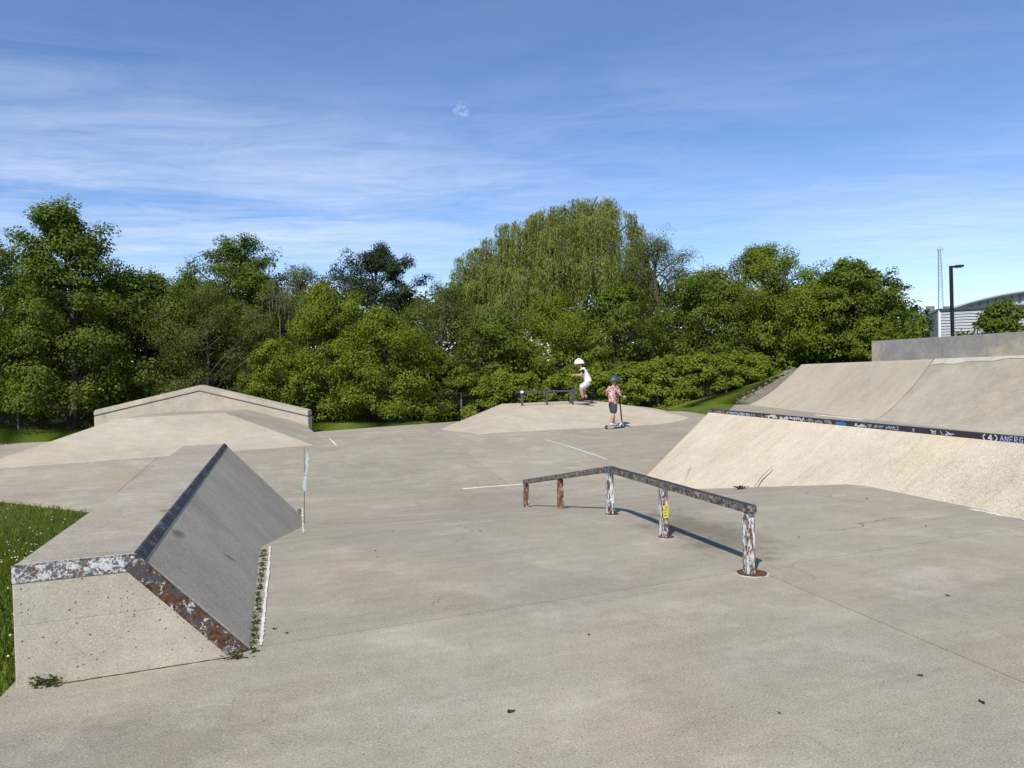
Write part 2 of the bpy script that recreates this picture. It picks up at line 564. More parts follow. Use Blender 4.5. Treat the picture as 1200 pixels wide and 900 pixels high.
M = {}
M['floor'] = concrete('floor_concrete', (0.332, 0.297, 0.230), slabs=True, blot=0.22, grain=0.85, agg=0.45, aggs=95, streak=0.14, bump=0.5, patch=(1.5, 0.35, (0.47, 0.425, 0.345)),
                      stain=[(1.72, 7.0, 1.35, 0.55, math.radians(105), 0.55, 0.9), (1.55, 8.0, 0.45, 0.35, 0, 0.66, 0.6),
                             (-1.6, 3.0, 0.9, 0.45, 0.4, 0.72, 0.7), (3.2, 5.0, 1.6, 0.5, 0.3, 0.86, 0.7),
                             (0.3, 5.2, 1.5, 0.5, 0.4, 0.90, 0.6), (1.3, 5.4, 0.45, 0.25, 0.4, 1.16, 0.7),
                             (1.9, 4.6, 0.3, 0.2, 0.4, 1.16, 0.7), (0.5, 4.2, 0.5, 0.16, 0.4, 1.14, 0.7), (-0.6, 4.5, 0.6, 0.2, 0.4, 1.12, 0.7)])
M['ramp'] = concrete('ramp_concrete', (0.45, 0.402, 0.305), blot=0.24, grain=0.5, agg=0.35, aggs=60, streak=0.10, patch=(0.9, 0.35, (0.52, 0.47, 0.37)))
M['spine'] = concrete('spine_concrete', (0.60, 0.53, 0.40), blot=0.22, grain=1.0, agg=0.30, aggs=70, streak=0.0, bump=1.0, patch=(0.8, 0.25, (0.48, 0.40, 0.28)), darkspeck=0.7, runs=True)
M['bank'] = concrete('bank_concrete', (0.45, 0.395, 0.30), blot=0.20, grain=0.3, agg=0.25, aggs=60, streak=0.10)
M['ledge'] = concrete('ledge_concrete', (0.345, 0.308, 0.246), blot=0.32, grain=0.6, agg=0.4, aggs=80, streak=0.12, bump=0.7, patch=(3.0, 0.3, (0.46, 0.42, 0.35)), stain=[(-2.35, 5.2, 0.07, 0.16, 0.5, 0.45, 0.8), (-2.15, 4.9, 0.05, 0.18, 0.2, 0.5, 0.8), (-2.5, 6.0, 0.2, 0.5, 0.3, 0.7, 0.7), (-2.05, 5.5, 0.05, 0.12, -0.3, 0.5, 0.7)])
M['ledge_end'] = concrete('ledge_cast_concrete', (0.50, 0.45, 0.36), blot=0.28, grain=0.5, agg=0.12, pits=0.85, pitscale=38, boards=[0.295], bump=0.6, streak=0.04)
M['greywall'] = concrete('grey_wall_concrete', (0.235, 0.235, 0.225), blot=0.5, grain=0.3, agg=0.15, streak=0.10, patch=(1.1, 0.7, (0.36, 0.315, 0.235)))
M['white_ce'] = concrete('white_patch', (0.54, 0.50, 0.42), blot=0.3, grain=0.3, agg=0.1)
M['hip'] = concrete('hip_concrete', (0.42, 0.38, 0.305), blot=0.3, grain=0.3, agg=0.25)
M['joint'] = plain('joint_dirt', (0.06, 0.052, 0.042), 0.95)
M['black_steel'] = steel_paint('black_steel', paint_amt=-0.2, rust_amt=0.15)


def lawn_mat():
    t = NT('lawn')
    n1, n2, n3 = t.noise(0.9, 5), t.noise(9, 5, 0.7), t.noise(60, 4, 0.7)
    f = t.math('ADD', t.math('MULTIPLY', n1, 0.5), t.math('ADD', t.math('MULTIPLY', n2, 0.3), t.math('MULTIPLY', n3, 0.45)))
    c = t.mix(t.band(f, 0.4, 0.85), (0.058, 0.090, 0.012), (0.165, 0.215, 0.034))
    return t.finish(c, 0.9, t.bump(t.math('ADD', n3, n2), 0.9, 0.04), 0, 0.15)


M['lawn'] = lawn_mat()

# ------------------------------------------------------------------ terrain, one sheet to the horizon
def axis(lo, hi, step, far):
    a = list(np.arange(lo, hi + 1e-6, step))
    s, x = step, hi
    while x < far:
        s *= 1.35; x += s; a.append(x)
    s, x = step, lo
    while x > -far:
        s *= 1.35; x -= s; a.insert(0, x)
    return np.array(a)


xs, ys = axis(-36, 40, 0.5, 2500), axis(-8, 60, 0.5, 2500)
XX, YY = np.meshgrid(xs, ys)
ZZ = ground(XX, YY) - 0.045
rg = np.random.default_rng(5)
nx, ny = len(xs), len(ys)
V = np.stack([XX.ravel(), YY.ravel(), ZZ.ravel()], 1)
ii = np.arange(nx * ny).reshape(ny, nx)
Fq = np.stack([ii[:-1, :-1].ravel(), ii[:-1, 1:].ravel(), ii[1:, 1:].ravel(), ii[1:, :-1].ravel()], 1)
terrain = np_mesh('terrain', V, Fq, M['lawn'], smooth=True)
props(terrain, kind='structure')


# ------------------------------------------------------------------ concrete floor: cast slabs with open joints
floor_root = empty('skatepark_floor', (0, 0, 0))
props(floor_root, kind='structure')


def surface_patch(name, poly, mat, parent, zoff=0.0, step=0.3, gap=0.0042, depth=0.09, zf=ground, rough_edge=0.0, smooth=True):
    """a sheet following the ground inside a convex outline (anticlockwise), with a skirt"""
    off = LOC.get(parent.name, Vector((0, 0, 0))) if parent else Vector((0, 0, 0))
    P = [Vector((p[0], p[1], 0)) for p in poly]
    if sum(P[i - 1].x * P[i].y - P[i].x * P[i - 1].y for i in range(len(P))) < 0: P.reverse()
    x0, x1 = min(p.x for p in P), max(p.x for p in P)
    y0, y1 = min(p.y for p in P), max(p.y for p in P)
    gx = np.linspace(x0 - .01, x1 + .01, max(2, int((x1 - x0) / step) + 2))
    gy = np.linspace(y0 - .01, y1 + .01, max(2, int((y1 - y0) / step) + 2))
    bm = bmesh.new()
    vv = [[bm.verts.new((a, b, 0)) for a in gx] for b in gy]
    for j in range(len(gy) - 1):
        for i in range(len(gx) - 1):
            bm.faces.new((vv[j][i], vv[j][i + 1], vv[j + 1][i + 1], vv[j + 1][i]))
    n = len(P)
    for i in range(n):
        a, b = P[i], P[(i + 1) % n]
        d = (b - a).normalized()
        nrm = Vector((d.y, -d.x, 0))         # outward for anticlockwise
        bmesh.ops.bisect_plane(bm, geom=bm.verts[:] + bm.edges[:] + bm.faces[:], plane_co=a - nrm * gap, plane_no=nrm, clear_outer=True)
    co = np.array([v.co[:] for v in bm.verts])
    z = zf(co[:, 0], co[:, 1]) + zoff
    for v, zz in zip(bm.verts, z):
        v.co.z = zz
    be = [e for e in bm.edges if e.is_boundary]
    for e in be: e.smooth = False
    r = bmesh.ops.extrude_edge_only(bm, edges=be)
    for v in [g for g in r['geom'] if isinstance(g, bmesh.types.BMVert)]:
        v.co.z -= depth
    bmesh.ops.recalc_face_normals(bm, faces=bm.faces)
    for v in bm.verts:
        v.co -= off
    me = bpy.data.meshes.new(name)
    bm.to_mesh(me); bm.free()
    me.materials.append(mat)
    o = bpy.data.objects.new(name, me)
    COL.objects.link(o)
    LOC[o.name] = off
    if parent: o.parent = parent
    if smooth:
        me.polygons.foreach_set('use_smooth', [p.normal.z > 0.3 for p in me.polygons])
    return o


QB, QC = -9.0, 6.4
slabs = [
    [PQ(-4.62, QB), PQ(0.02, QB), PQ(0.02, 0), PQ(-4.62, 0)],
    [PQ(0.02, QB), PQ(2.75, QB), PQ(2.75, 0), PQ(0.02, 0)],
    [PQ(2.75, QB), PQ(8, QB), PQ(8, 0), PQ(2.75, 0)],
    [PQ(-4.62, 0), PQ(8, 0), PQ(8, QC), PQ(-4.62, QC)],
]
BACK1 = (Vector((-6.6, 23.6, 0)), Vector((-2.3, 28.0, 0)))
qs = [QC, 11.6, 17.0, 27.5]
pcols = [-3.24, 0.4, 3.38, 9.5]
for j in range(3):
    for i in range(3):
        slabs.append([PQ(pcols[i], qs[j]), PQ(pcols[i + 1], qs[j]), PQ(pcols[i + 1], qs[j + 1]), PQ(pcols[i], qs[j + 1])])
# left of the painted joint
slabs.append([PQ(-4.62, QC), PQ(-3.24, QC), PQ(-3.24, 11.6), PQ(-4.62, 11.6)])
lg0, lg1 = GG(112, 598), GG(0, 585)
lg2 = lg1 + (lg1 - lg0) * 2.2
plg = ((lg0.x - P0.x) * VA.y - (lg0.y - P0.y) * VA.x) / (VB.x * VA.y - VB.y * VA.x)
slabs.append([(lg0.x, lg0.y), PQ(-4.62, 5.8), PQ(-4.62, 11.6), PQ(plg, 11.6)])
lg3 = lg2 + VA * 6.5
slabs.append([(lg2.x, lg2.y), (lg0.x, lg0.y), PQ(plg, 21.0), (lg3.x, lg3.y)])
slabs.append([PQ(plg, 11.6), PQ(-3.24, 11.6), PQ(-3.24, 21.0), PQ(plg, 21.0)])


def clip_poly(poly, a, b):
    """keep what lies to the right of the line a -> b"""
    d = b - a
    out = []
    n = len(poly)
    def side(p): return d.x * (p[1] - a.y) - d.y * (p[0] - a.x)
    for i in range(n):
        p, q = poly[i], poly[(i + 1) % n]
        sp, sq = side(p), side(q)
        if sp <= 0: out.append(p)
        if sp * sq < 0:
            t = sp / (sp - sq)
            out.append((p[0] + (q[0] - p[0]) * t, p[1] + (q[1] - p[1]) * t))
    return out


back_lines = [(GG(361, 506.5), GG(520, 495)), (Vector((-4, 28.4, 0)), GG(772, 480)), (GG(772, 480), GG(866, 475.5))]
for k, s in enumerate(slabs):
    if k >= 10:
        pass
    poly = s
    far = max(p[1] for p in s)
    if far > 19:
        for a, b in back_lines:
            if min(p[0] for p in s) < -9.0 and a is back_lines[0][0]:
                continue
            poly = clip_poly(poly, a, b)
    if len(poly) > 2:
        surface_patch('floor_slab', poly, M['floor'], floor_root, 0.0, 0.3 if far < 14 else 0.45)
# dirt showing in the joints
bed = [PQ(-4.6, QB), PQ(7.9, QB), PQ(7.9, 21), PQ(-8.0, 21), PQ(-5.5, 7.5), PQ(-4.6, 0)]
surface_patch('joint_bed', bed, M['joint'], floor_root, -0.012, 0.3, 0, 0.02)

# ------------------------------------------------------------------ low ledge at the left, angle iron on its edges
ZL = 0.585
A = G(20, 806, 0); B = G(292, 763, 0)
bdir = (B - A).normalized()
TL = Vector((A.x - 0.012, A.y, ZL))
# corner above the end face seen at (158, 650)
best = min((abs((ray(158, 650).x / ray(158, 650).y) - ((A + bdir * s).x / (A + bdir * s).y)), s) for s in np.linspace(0.2, 0.9, 400))
TR = A + bdir * best[1]; TR.z = ZL
FAR = G(263, 520, ZL)
ldir = (FAR - TR); LLEN = ldir.length; ldir.normalize()
down = (B - TR); slope_n = down.copy()
Bd = TR + down * (1.45 / ZL)                      # the slope runs on below the floor
ledge = empty('concrete_ledge', (TL.x + 0.3, TL.y + 0.2, 0), 'low concrete grind ledge with sloping side and rusty steel edges beside grass', 'ledge')
Ad = Vector((A.x, A.y, -0.85))
near = [Ad, Bd, TR, TL]
ext = ldir * LLEN
mk('end_face', [p + ldir * 0.0 for p in near] + [p + ldir * 0.05 for p in near],
   [(0, 1, 2, 3), (0, 4, 5, 1), (1, 5, 6, 2), (2, 6, 7, 3), (3, 7, 4, 0)], M['ledge_end'], ledge, bevel=0.006)
body = [p + ldir * 0.052 for p in near] + [p + ext for p in near]
mk('body', body, [(0, 1, 2, 3), (4, 7, 6, 5), (0, 4, 5, 1), (1, 5, 6, 2), (2, 6, 7, 3), (3, 7, 4, 0)], M['ledge'], ledge, bevel=0.008)

sfn = ldir.cross((B - TR).normalized()).normalized()
if sfn.z < 0: sfn = -sfn
M['slope'] = concrete('lightened_ledge_concrete', (0.49, 0.428, 0.328), blot=0.30, grain=0.8, agg=0.5, aggs=80, streak=0.10, sdir=-20, bump=0.5, stain=[(-2.35, 5.2, 0.05, 0.14, 0.5, 0.35, 0.9), (-2.15, 4.9, 0.04, 0.16, 0.2, 0.4, 0.9), (-2.5, 6.0, 0.2, 0.5, 0.3, 0.75, 0.7), (-2.05, 5.5, 0.04, 0.10, -0.3, 0.4, 0.9)])  # same ledge concrete, painted lighter and warmer to offset the blue shade here
sv = [TR + ldir * 0.06, TR + ext * 0.999, Bd + ext * 0.999, Bd + ldir * 0.06]
mk('lightened_slope_face', [p + sfn * 0.003 for p in sv] + [p - sfn * 0.01 for p in sv], [(0, 1, 2, 3), (7, 6, 5, 4), (0, 4, 5, 1), (1, 5, 6, 2), (2, 6, 7, 3), (3, 7, 4, 0)], M['slope'], ledge)
M['chip_white'] = steel_paint('chipped_white_steel', paint_amt=0.55, rust_amt=0.45, scale=30, steel=(0.085, 0.08, 0.078), paint=(0.66, 0.66, 0.66))
M['rust_chip'] = steel_paint('rusty_chipped_steel', paint_amt=0.30, rust_amt=0.75, scale=22, paint=(0.60, 0.58, 0.54), rust=(0.115, 0.055, 0.027))
M['blue_steel'] = steel_paint('worn_blue_grey_steel', steel=(0.045, 0.047, 0.052), paint=(0.17, 0.18, 0.20), paint_amt=0.38, rust_amt=0.0, scale=9, gloss=0.8, spec=0.1)
M['rail_top'] = steel_paint('worn_black_rail', steel=(0.026, 0.024, 0.023), paint=(0.30, 0.275, 0.245), paint_amt=0.48, rust_amt=0.32, scale=30, gloss=0.42, bare_top=True)
M['post_white'] = steel_paint('post_white_rust', paint_amt=0.56, rust_amt=0.8, scale=26, stretch=(1, 1, 0.3), rust=(0.14, 0.055, 0.026), paint=(0.70, 0.69, 0.68))
M['post_rust'] = steel_paint('post_rust', paint_amt=0.42, rust_amt=1.0, scale=28, stretch=(1, 1, 0.35), rust=(0.17, 0.075, 0.028), paint=(0.5, 0.46, 0.4))
M['grout'] = concrete('grout', (0.50, 0.46, 0.40), blot=0.5, grain=0.6)
M['plate'] = steel_paint('rusty_plate', paint_amt=0.0, rust_amt=1.1, scale=26, rust=(0.13, 0.058, 0.03))

WA = 0.088           # width of the angle iron


def strip(name, a, b, f1, f2, mat, parent, proud=0.005):
    """angle iron along the edge a-b with legs of vectors f1 and f2"""
    n1 = f1.normalized(); n2 = f2.normalized()
    e = (b - a).normalized()
    o1 = n1.cross(e).normalized()
    if o1.dot(n2) > 0: o1 = -o1
    o2 = n2.cross(e).normalized()
    if o2.dot(n1) > 0: o2 = -o2
    m = MB()
    ca = a + o1 * proud + o2 * proud; cb = b + o1 * proud + o2 * proud
    def plate(f, o):
        vs = [ca, cb, cb + f, ca + f]
        lo = [p - o * (proud + 0.006) for p in vs]
        m.add(vs + lo, [(0, 1, 2, 3), (7, 6, 5, 4), (0, 4, 5, 1), (1, 5, 6, 2), (2, 6, 7, 3), (3, 7, 4, 0)])
    plate(f1, o1); plate(f2, o2)
    return m.build(name, mat, parent, bevel=0.003, seg=1)


dn = Vector((0, 0, -1))
strip('steel_edge', TL, TR, dn * WA, ldir * 0.022, M['chip_white'], ledge)['label'] = 'steel edge with chipped white paint'
# along the slope of the end face
sl = (B - TR).normalized()
perp = dn - sl * dn.dot(sl); inpl = (-bdir + sl * bdir.dot(sl)); inpl.normalize()
strip('steel_edge', TR + sl * 0.005, TR + sl * ((B - TR).length * 0.985), inpl * WA, ldir * 0.02, M['rust_chip'], ledge)['label'] = 'rusty steel edge running down the slope'
# long edge along the top corner
strip('steel_edge', TR + ldir * 0.03, TR + ext, sl * 0.06, -bdir * 0.014, M['blue_steel'], ledge, 0.0045)['label'] = 'worn blue grey steel edge along the top'

# white caulk along the foot of the slope, weeds in the gap (weeds come later)
M['caulk'] = concrete('white_caulk', (0.66, 0.63, 0.56), blot=0.5, grain=0.8, agg=0.2)
rnd = random.Random(4)


def ribbon(name, pts, widths, mat, parent, zoff=0.006, thick=0.008, jit=0.25):
    m = MB()
    L, Rr = [], []
    for i, p in enumerate(pts):
        d = (pts[min(i + 1, len(pts) - 1)] - pts[max(i - 1, 0)]); d.z = 0; d.normalize()
        s = Vector((d.y, -d.x, 0))
        w = widths[i] if isinstance(widths, (list, tuple)) else widths
        L.append(p - s * w * 0.5 * (1 + rnd.uniform(-jit, jit)) + Vector((0, 0, zoff)))
        Rr.append(p + s * w * 0.5 * (1 + rnd.uniform(-jit, jit)) + Vector((0, 0, zoff)))
    n = len(pts)
    dz = Vector((0, 0, -thick))
    vs = L + Rr + [p + dz for p in L] + [p + dz for p in Rr]
    fs = []
    for i in range(n - 1):
        fs += [(i, i + 1, n + i + 1, n + i), (i, 2 * n + i, 2 * n + i + 1, i + 1), (n + i, n + i + 1, 3 * n + i + 1, 3 * n + i)]
    m.add(vs, fs)
    return m.build(name, mat, parent)


def gpath(uvs, n):
    P = [GG(u, v) for u, v in uvs]
    out = []
    for i in range(len(P) - 1):
        for k in range(n):
            t = k / n
            p = P[i].lerp(P[i + 1], t)
            out.append(Vector((p.x, p.y, gz(p.x, p.y))))
    out.append(P[-1])
    return out


cp = gpath([(306, 758), (310, 715), (317, 641)], 26)
ribbon('caulk_strip', cp, 0.017, M['caulk'], ledge, 0.006, 0.012, 0.6)
cp = gpath([(356, 625), (354, 596)], 22)
ribbon('caulk_strip', cp, 0.020, M['caulk'], ledge, 0.006, 0.012, 0.6)
# irregular dark crack line at the foot of the end face
cp = gpath([(75, 801), (180, 785), (275, 770)], 14)
ribbon('crack_line', cp, 0.007, M['joint'], ledge, 0.003, 0.02, 0.95)

# ------------------------------------------------------------------ spine bank at the right with graffiti coping
ZS = 0.62
Tn = G(1200, 519.5, ZS); Tf = G(831, 483, ZS)
tdir = (Tn - Tf).normalized()
Tn2 = Tf + tdir * 16.0
sn = Vector((tdir.y, -tdir.x, 0))                 # pointing away from the spine, to the right
if sn.x < 0: sn = -sn
Bl = G(755, 560, gz(2.45, 14.2))
Bn = GG(1200, 603)
def fall(pb):                                     # slope of the face through a foot point
    h = ZS - pb.z
    dist = -(pb - Tf).dot(sn)
    return dist / h
runr = fall(Bn); runf = fall(Bl)
spine = empty('banked_spine', (Tf.x, Tf.y, 0), 'long pale banked concrete slope with black graffiti edge at right', 'ramp')
hd = 1.45
fn = Tn2 - sn * (runr * hd) - Vector((0, 0, hd))
endv = (Bl - Tf); k = hd / (ZS - Bl.z)
ff = Tf + endv * k
back = sn * 0.35
N1, N2 = 64, 14
vs, fs = [], []
for i in range(N1 + 1):
    t = i / N1
    a = Tf.lerp(Tn2, t); b = ff.lerp(fn, t)
    for j in range(N2 + 1):
        s = j / N2
        p = a.lerp(b, s)
        p = p + Vector((0, 0, 0.012 * math.sin(t * 31 + s * 3) * s * (1 - s) * 2 - 0.03 * s * (1 - s)))
        vs.append(p)
for i in range(N1):
    for j in range(N2):
        q = i * (N2 + 1) + j
        fs.append((q, q + 1, q + N2 + 2, q + N2 + 1))
sp_face = mk('sloped_face', vs, fs, M['spine'], spine, smooth=True)
bk = [Tf, ff, Tf + sn * 0.5 + Vector((-.3, 1.0, -hd)), Tf + sn * 0.5]
mk('end_slope', bk, [(0, 1, 2), (0, 2, 3)], M['spine'], spine)
# steel coping
m = MB()
cn = Vector((0, 0, 1))
e0, e1 = Tf - tdir * 0.01, Tn2
m.beam(e0 + sn * 0.03 + Vector((0, 0, 0.02)), e1 + sn * 0.03 + Vector((0, 0, 0.02)), 0.07, 0.10)
M['cop'] = steel_paint('black_painted_coping', steel=(0.022, 0.023, 0.028), paint_amt=-0.3, rust_amt=0.1, gloss=0.5)
cop = m.build('coping', M['cop'], spine, bevel=0.004, seg=1)

# painted tags: hand strokes lying on the coping's front face
TAG = {'white': plain('tag_white', (0.75, 0.75, 0.78), 0.7), 'lilac': plain('tag_pale_blue', (0.42, 0.47, 0.66), 0.7), 'blue': plain('tag_blue', (0.10, 0.28, 0.55), 0.7), 'pink': plain('tag_pink', (0.50, 0.32, 0.33), 0.7), 'grey': plain('tag_grey', (0.33, 0.33, 0.37), 0.7)}
rt = random.Random(11)
fo = Tf - sn * 0.0085 + Vector((0, 0, 0.029))      # mid-height line of the front face


def along(u):
    """distance along the spine edge for photograph column u"""
    d = ray(u, 500)
    # intersect in plan
    a = Tf; b = tdir
    k = d.x / d.y
    t = (k * a.y - a.x) / (b.x - k * b.y)
    return t


def tag(strokes, w, col):
    m = MB()
    for st in strokes:
        for (x0, z0), (x1, z1) in zip(st[:-1], st[1:]):
            p = fo + tdir * x0 + Vector((0, 0, z0)); q = fo + tdir * x1 + Vector((0, 0, z1))
            d = (q - p)
            if d.length < 1e-4: continue
            d.normalize()
            s = d.cross(sn).normalized() * w / 2
            m.add([p - s - d * w * .3, p + s - d * w * .3, q + s + d * w * .3, q - s + d * w * .3], [(0, 1, 2, 3)])
    o = m.build('graffiti_tag', TAG[col], spine)
    o['kind'] = 'stuff'
    return o


LET = {'(': [[(.6, 1), (.25, .7), (.2, .4), (.5, 0)]], ')': [[(.3, 1), (.7, .7), (.75, .4), (.4, 0)]],
       '4': [[(.7, 0), (.7, 1), (.1, .35), (.95, .35)]], 'U': [[(.1, 1), (.15, .15), (.5, 0), (.85, .2), (.9, 1)]],
       'N': [[(.1, 0), (.15, 1), (.8, 0), (.9, 1)]], 'E': [[(.9, 1), (.15, 1), (.1, 0), (.9, 0)], [(.12, .5), (.7, .5)]],
       'R': [[(.1, 0), (.12, 1), (.8, .9), (.75, .55), (.12, .45), (.9, 0)]], 'G': [[(.9, .9), (.4, 1), (.1, .5), (.4, 0), (.9, .2), (.85, .5), (.55, .5)]],
       'C': [[(.9, .9), (.4, 1), (.1, .5), (.4, 0), (.9, .1)]], 'A': [[(0, 0), (.5, 1), (.95, 0)], [(.2, .4), (.75, .4)]]}


def word(txt, u0, u1, col, h=0.062, w=0.010):
    a, b = along(u0), along(u1)
    n = len(txt); cw = (b - a) / n
    st = []
    for i, ch in enumerate(txt):
        for s in LET.get(ch, []):
            st.append([(a + (i + 0.08 + x * 0.84) * cw, (z - 0.5) * h + rt.uniform(-.003, .003)) for x, z in s])
    tag(st, w, col)


def scribble(u0, u1, col, n, h=0.06, w=0.010):
    a, b = along(u0), along(u1)
    st = []
    for i in range(n):
        x = a + (b - a) * (i + rt.random()) / n
        pts = []
        for k in range(rt.randint(4, 7)):
            pts.append((x + rt.uniform(-.5, .6) * (b - a) / n * 1.3, rt.uniform(-.5, .5) * h))
        st.append(pts)
    tag(st, w, col)


word('(4)', 1151, 1171, 'white', w=0.013)
word('ANERGC', 1172, 1206, 'lilac')
scribble(1091, 1118, 'white', 5, 0.05, 0.007)
scribble(1070, 1073, 'white', 2, 0.03, 0.012)
scribble(1002, 1014, 'white', 3, 0.05, 0.010); scribble(1014, 1030, 'grey', 5); scribble(1030, 1055, 'lilac', 7, 0.06, 0.010)
scribble(980, 992, 'blue', 7, 0.06, 0.022)
scribble(945, 976, 'grey', 9, 0.06, 0.016); scribble(900, 945, 'white', 10, 0.06, 0.018)
scribble(880, 900, 'grey', 8, 0.055, 0.014); scribble(855, 880, 'lilac', 8, 0.05, 0.018); scribble(840, 853, 'pink', 6, 0.05, 0.022)
scribble(832, 845, 'grey', 6, 0.05, 0.015)

# ------------------------------------------------------------------ raised deck, big curved bank, parapet wall
deck = empty('rear_floor', (0, 0, 0)); props(deck, kind='structure')
ZD = 0.35
bankbase_n = G(1020, 492, ZD)
bankbase_f = G(872, 474.5, ZD)
bdv = (bankbase_n - bankbase_f).normalized()
nearend = bankbase_n + bdv * 13
d0, d1 = Tf + sn * 0.066, Tn2 + sn * 0.066
d0.z = d1.z = ZD
mk('floor_slab', [d0, d1, Vector((nearend.x + 2.0, nearend.y, ZD)), Vector((bankbase_f.x + 1.6, bankbase_f.y, ZD)), Vector((bankbase_f.x - .2, bankbase_f.y + .3, ZD))],
   [(0, 1, 2, 3, 4)], M['floor'], deck)
q0 = D(836, 490, Tf.y + 5.5); q0.z = gz(q0.x, q0.y) - 0.02
q1 = GG(858, 477.5); q1.z = gz(q1.x, q1.y) - 0.02
mk('floor_ramp', [d0, Vector((bankbase_f.x - .2, bankbase_f.y + .3, ZD)), q1, q0, ff + Vector((0, .1, 0))], [(0, 1, 2), (0, 2, 3)], M['floor'], deck)

ZT = 1.63
bank = empty('curved_bank', (bankbase_n.x, bankbase_n.y, ZD), 'tall curved concrete bank in three panels below the grey wall', 'ramp')
bn = Vector((-bdv.y, bdv.x, 0))
if bn.x < 0: bn = -bn


def bank_panel(p0, p1, run0, run1, mat, name='bank_panel', gap=0.022, z0=ZD - 0.03, skew0=0.0, skew1=0.0, ns=20):
    vs, fs = [], []
    n1 = 14
    ax = (p1 - p0).normalized()
    p0 = p0 + ax * gap / 2; p1 = p1 - ax * gap / 2
    for i in range(n1 + 1):
        t = i / n1
        b = p0.lerp(p1, t); run = run0 + (run1 - run0) * t
        sk = skew0 + (skew1 - skew0) * t
        for j in range(ns + 1):
            s = j / ns
            zz = z0 + (ZT - z0) * (s ** 1.45)
            c = b + bn * run * s + ax * sk * s
            vs.append(Vector((c.x, c.y, zz)))
        c = b + bn * (run + 6) + ax * sk
        vs.append(Vector((c.x, c.y, ZT)))
    w = ns + 2
    for i in range(n1):
        for j in range(w - 1):
            q = i * w + j
            fs.append((q, q + 1, q + w + 1, q + w))
    # left flank down to the ground
    c0 = [vs[j] for j in range(w)]
    mk('flank', [p - ax * 0.004 for p in c0] + [Vector((p.x, p.y, -0.6)) for p in c0], [(j, w + j, w + j + 1, j + 1) for j in range(w - 1)], mat, bank)
    return mk(name, vs, fs, mat, bank, smooth=True)


bank_panel(bankbase_f, bankbase_n, 1.9, 1.4, M['bank'])
M['bank2'] = concrete('bank_concrete_worn', (0.40, 0.358, 0.280), blot=0.30, grain=0.35, agg=0.25, aggs=60, streak=0.16, sdir=100)
bm1 = bankbase_n + bdv * 5.0
bank_panel(bankbase_n, bm1, 1.4, 1.4, M['bank2'])
bank_panel(bm1, nearend, 1.4, 1.4, M['bank2'])
M['paintwhite'] = concrete('worn_white_paint', (0.72, 0.70, 0.66), blot=0.5, grain=0.4, agg=0.1)
ribbon('painted_line', [Vector((p.x, p.y, ZD + 0.0)) for p in [G(955, 486.2, ZD).lerp(G(1012, 491.6, ZD), k / 14) for k in range(15)]], 0.10, M['paintwhite'], deck, 0.005, 0.004, 0.4)

# grey parapet wall on the deck above
WL = D(1020, 424, 20.6); WL.z = ZT
wk = ray(1200, 418); 
wdirx = Vector((0.315, -0.95, 0)).normalized()
wall = empty('parapet_wall', (WL.x, WL.y, ZT), 'long grey painted concrete wall on top of the curved bank', 'wall')
off = 0.0
for k, (ln, mt) in enumerate(((2.1, 'greywall'), (2.9, 'greywall'), (3.5, 'greywall'), (4, 'greywall'))):
    a = WL + wdirx * (off + 0.006); b = WL + wdirx * (off + ln - 0.006); off += ln
    m = MB()
    hgt = 0.55
    m.beam(a + Vector((0.12, 0, hgt / 2 - .1)), b + Vector((0.12, 0, hgt / 2 - .1)), 0.22, hgt + 0.2)
    m.build('wall_panel', M[mt], wall, bevel=0.008)
# white patch along the top of the near bank panels
wv, wf = [], []
for i in range(21):
    t = i / 20
    b = bankbase_n.lerp(nearend, t * 0.62 + 0.004)
    for s_ in (1.0, 0.93 + 0.045 * min(1, t * 3) + 0.01 * math.sin(i * 2.3)):
        z_ = (ZD - 0.03) + (ZT - ZD + 0.03) * s_ ** 1.45
        c = b + bn * 1.4 * s_ - bn * 0.006
        wv.append(Vector((c.x, c.y, z_ + 0.006)))
wf = [(2 * i, 2 * i + 1, 2 * i + 3, 2 * i + 2) for i in range(20)]
mk('white_patch', wv, wf, M['white_ce'], bank)

# ------------------------------------------------------------------ pyramid ramp in the middle distance
def frustum(name, label, base, top, mat, cat='ramp', sink=0.35, topmat=None, mats=None):
    """base and top are lists of the same length; the sides run on below the ground"""
    n = len(base)
    c = sum((Vector(p) for p in base), Vector()) / n
    root = empty(name, (c.x, c.y, gz(c.x, c.y)), label, cat)
    b2 = []
    for p, q in zip(base, top):
        d = Vector(p) - Vector(q)
        b2.append(Vector(q) + d * (1 + sink))
    for i in range(n):
        j = (i + 1) % n
        # subdivide a little so the light is not dead flat
        mk('ramp_face', [b2[i], b2[j], top[j], top[i]], [(0, 1, 2, 3)], (mats[i] if mats else mat), root)
    mk('ramp_top', list(top), [tuple(range(n))], topmat or mat, root)
    return root


ZP = 0.46
t_fl = G(622, 476, ZP); t_fr = G(716, 471.5, ZP)
t_bl = D(590, 473, t_fl.y + 2.2); t_bl.z = ZP
t_br = t_fr + (t_bl - t_fl) * 1.0 + Vector((0.3, 0.2, 0)); t_br.z = ZP
t_bl = G(588, 473.2, ZP)
t_br = t_fr + Vector((-0.55, 2.6, 0))
pyr = frustum('pyramid_ramp', 'low pyramid ramp with flat top in the middle of the floor', [GG(560, 509), GG(808, 489), GG(770, 478.5), GG(516, 503)], [t_fl, t_fr, t_br, t_bl], M['ramp'], topmat=M['bank'], mats=[M['ramp'], M['ramp'], M['bank'], M['bank']])

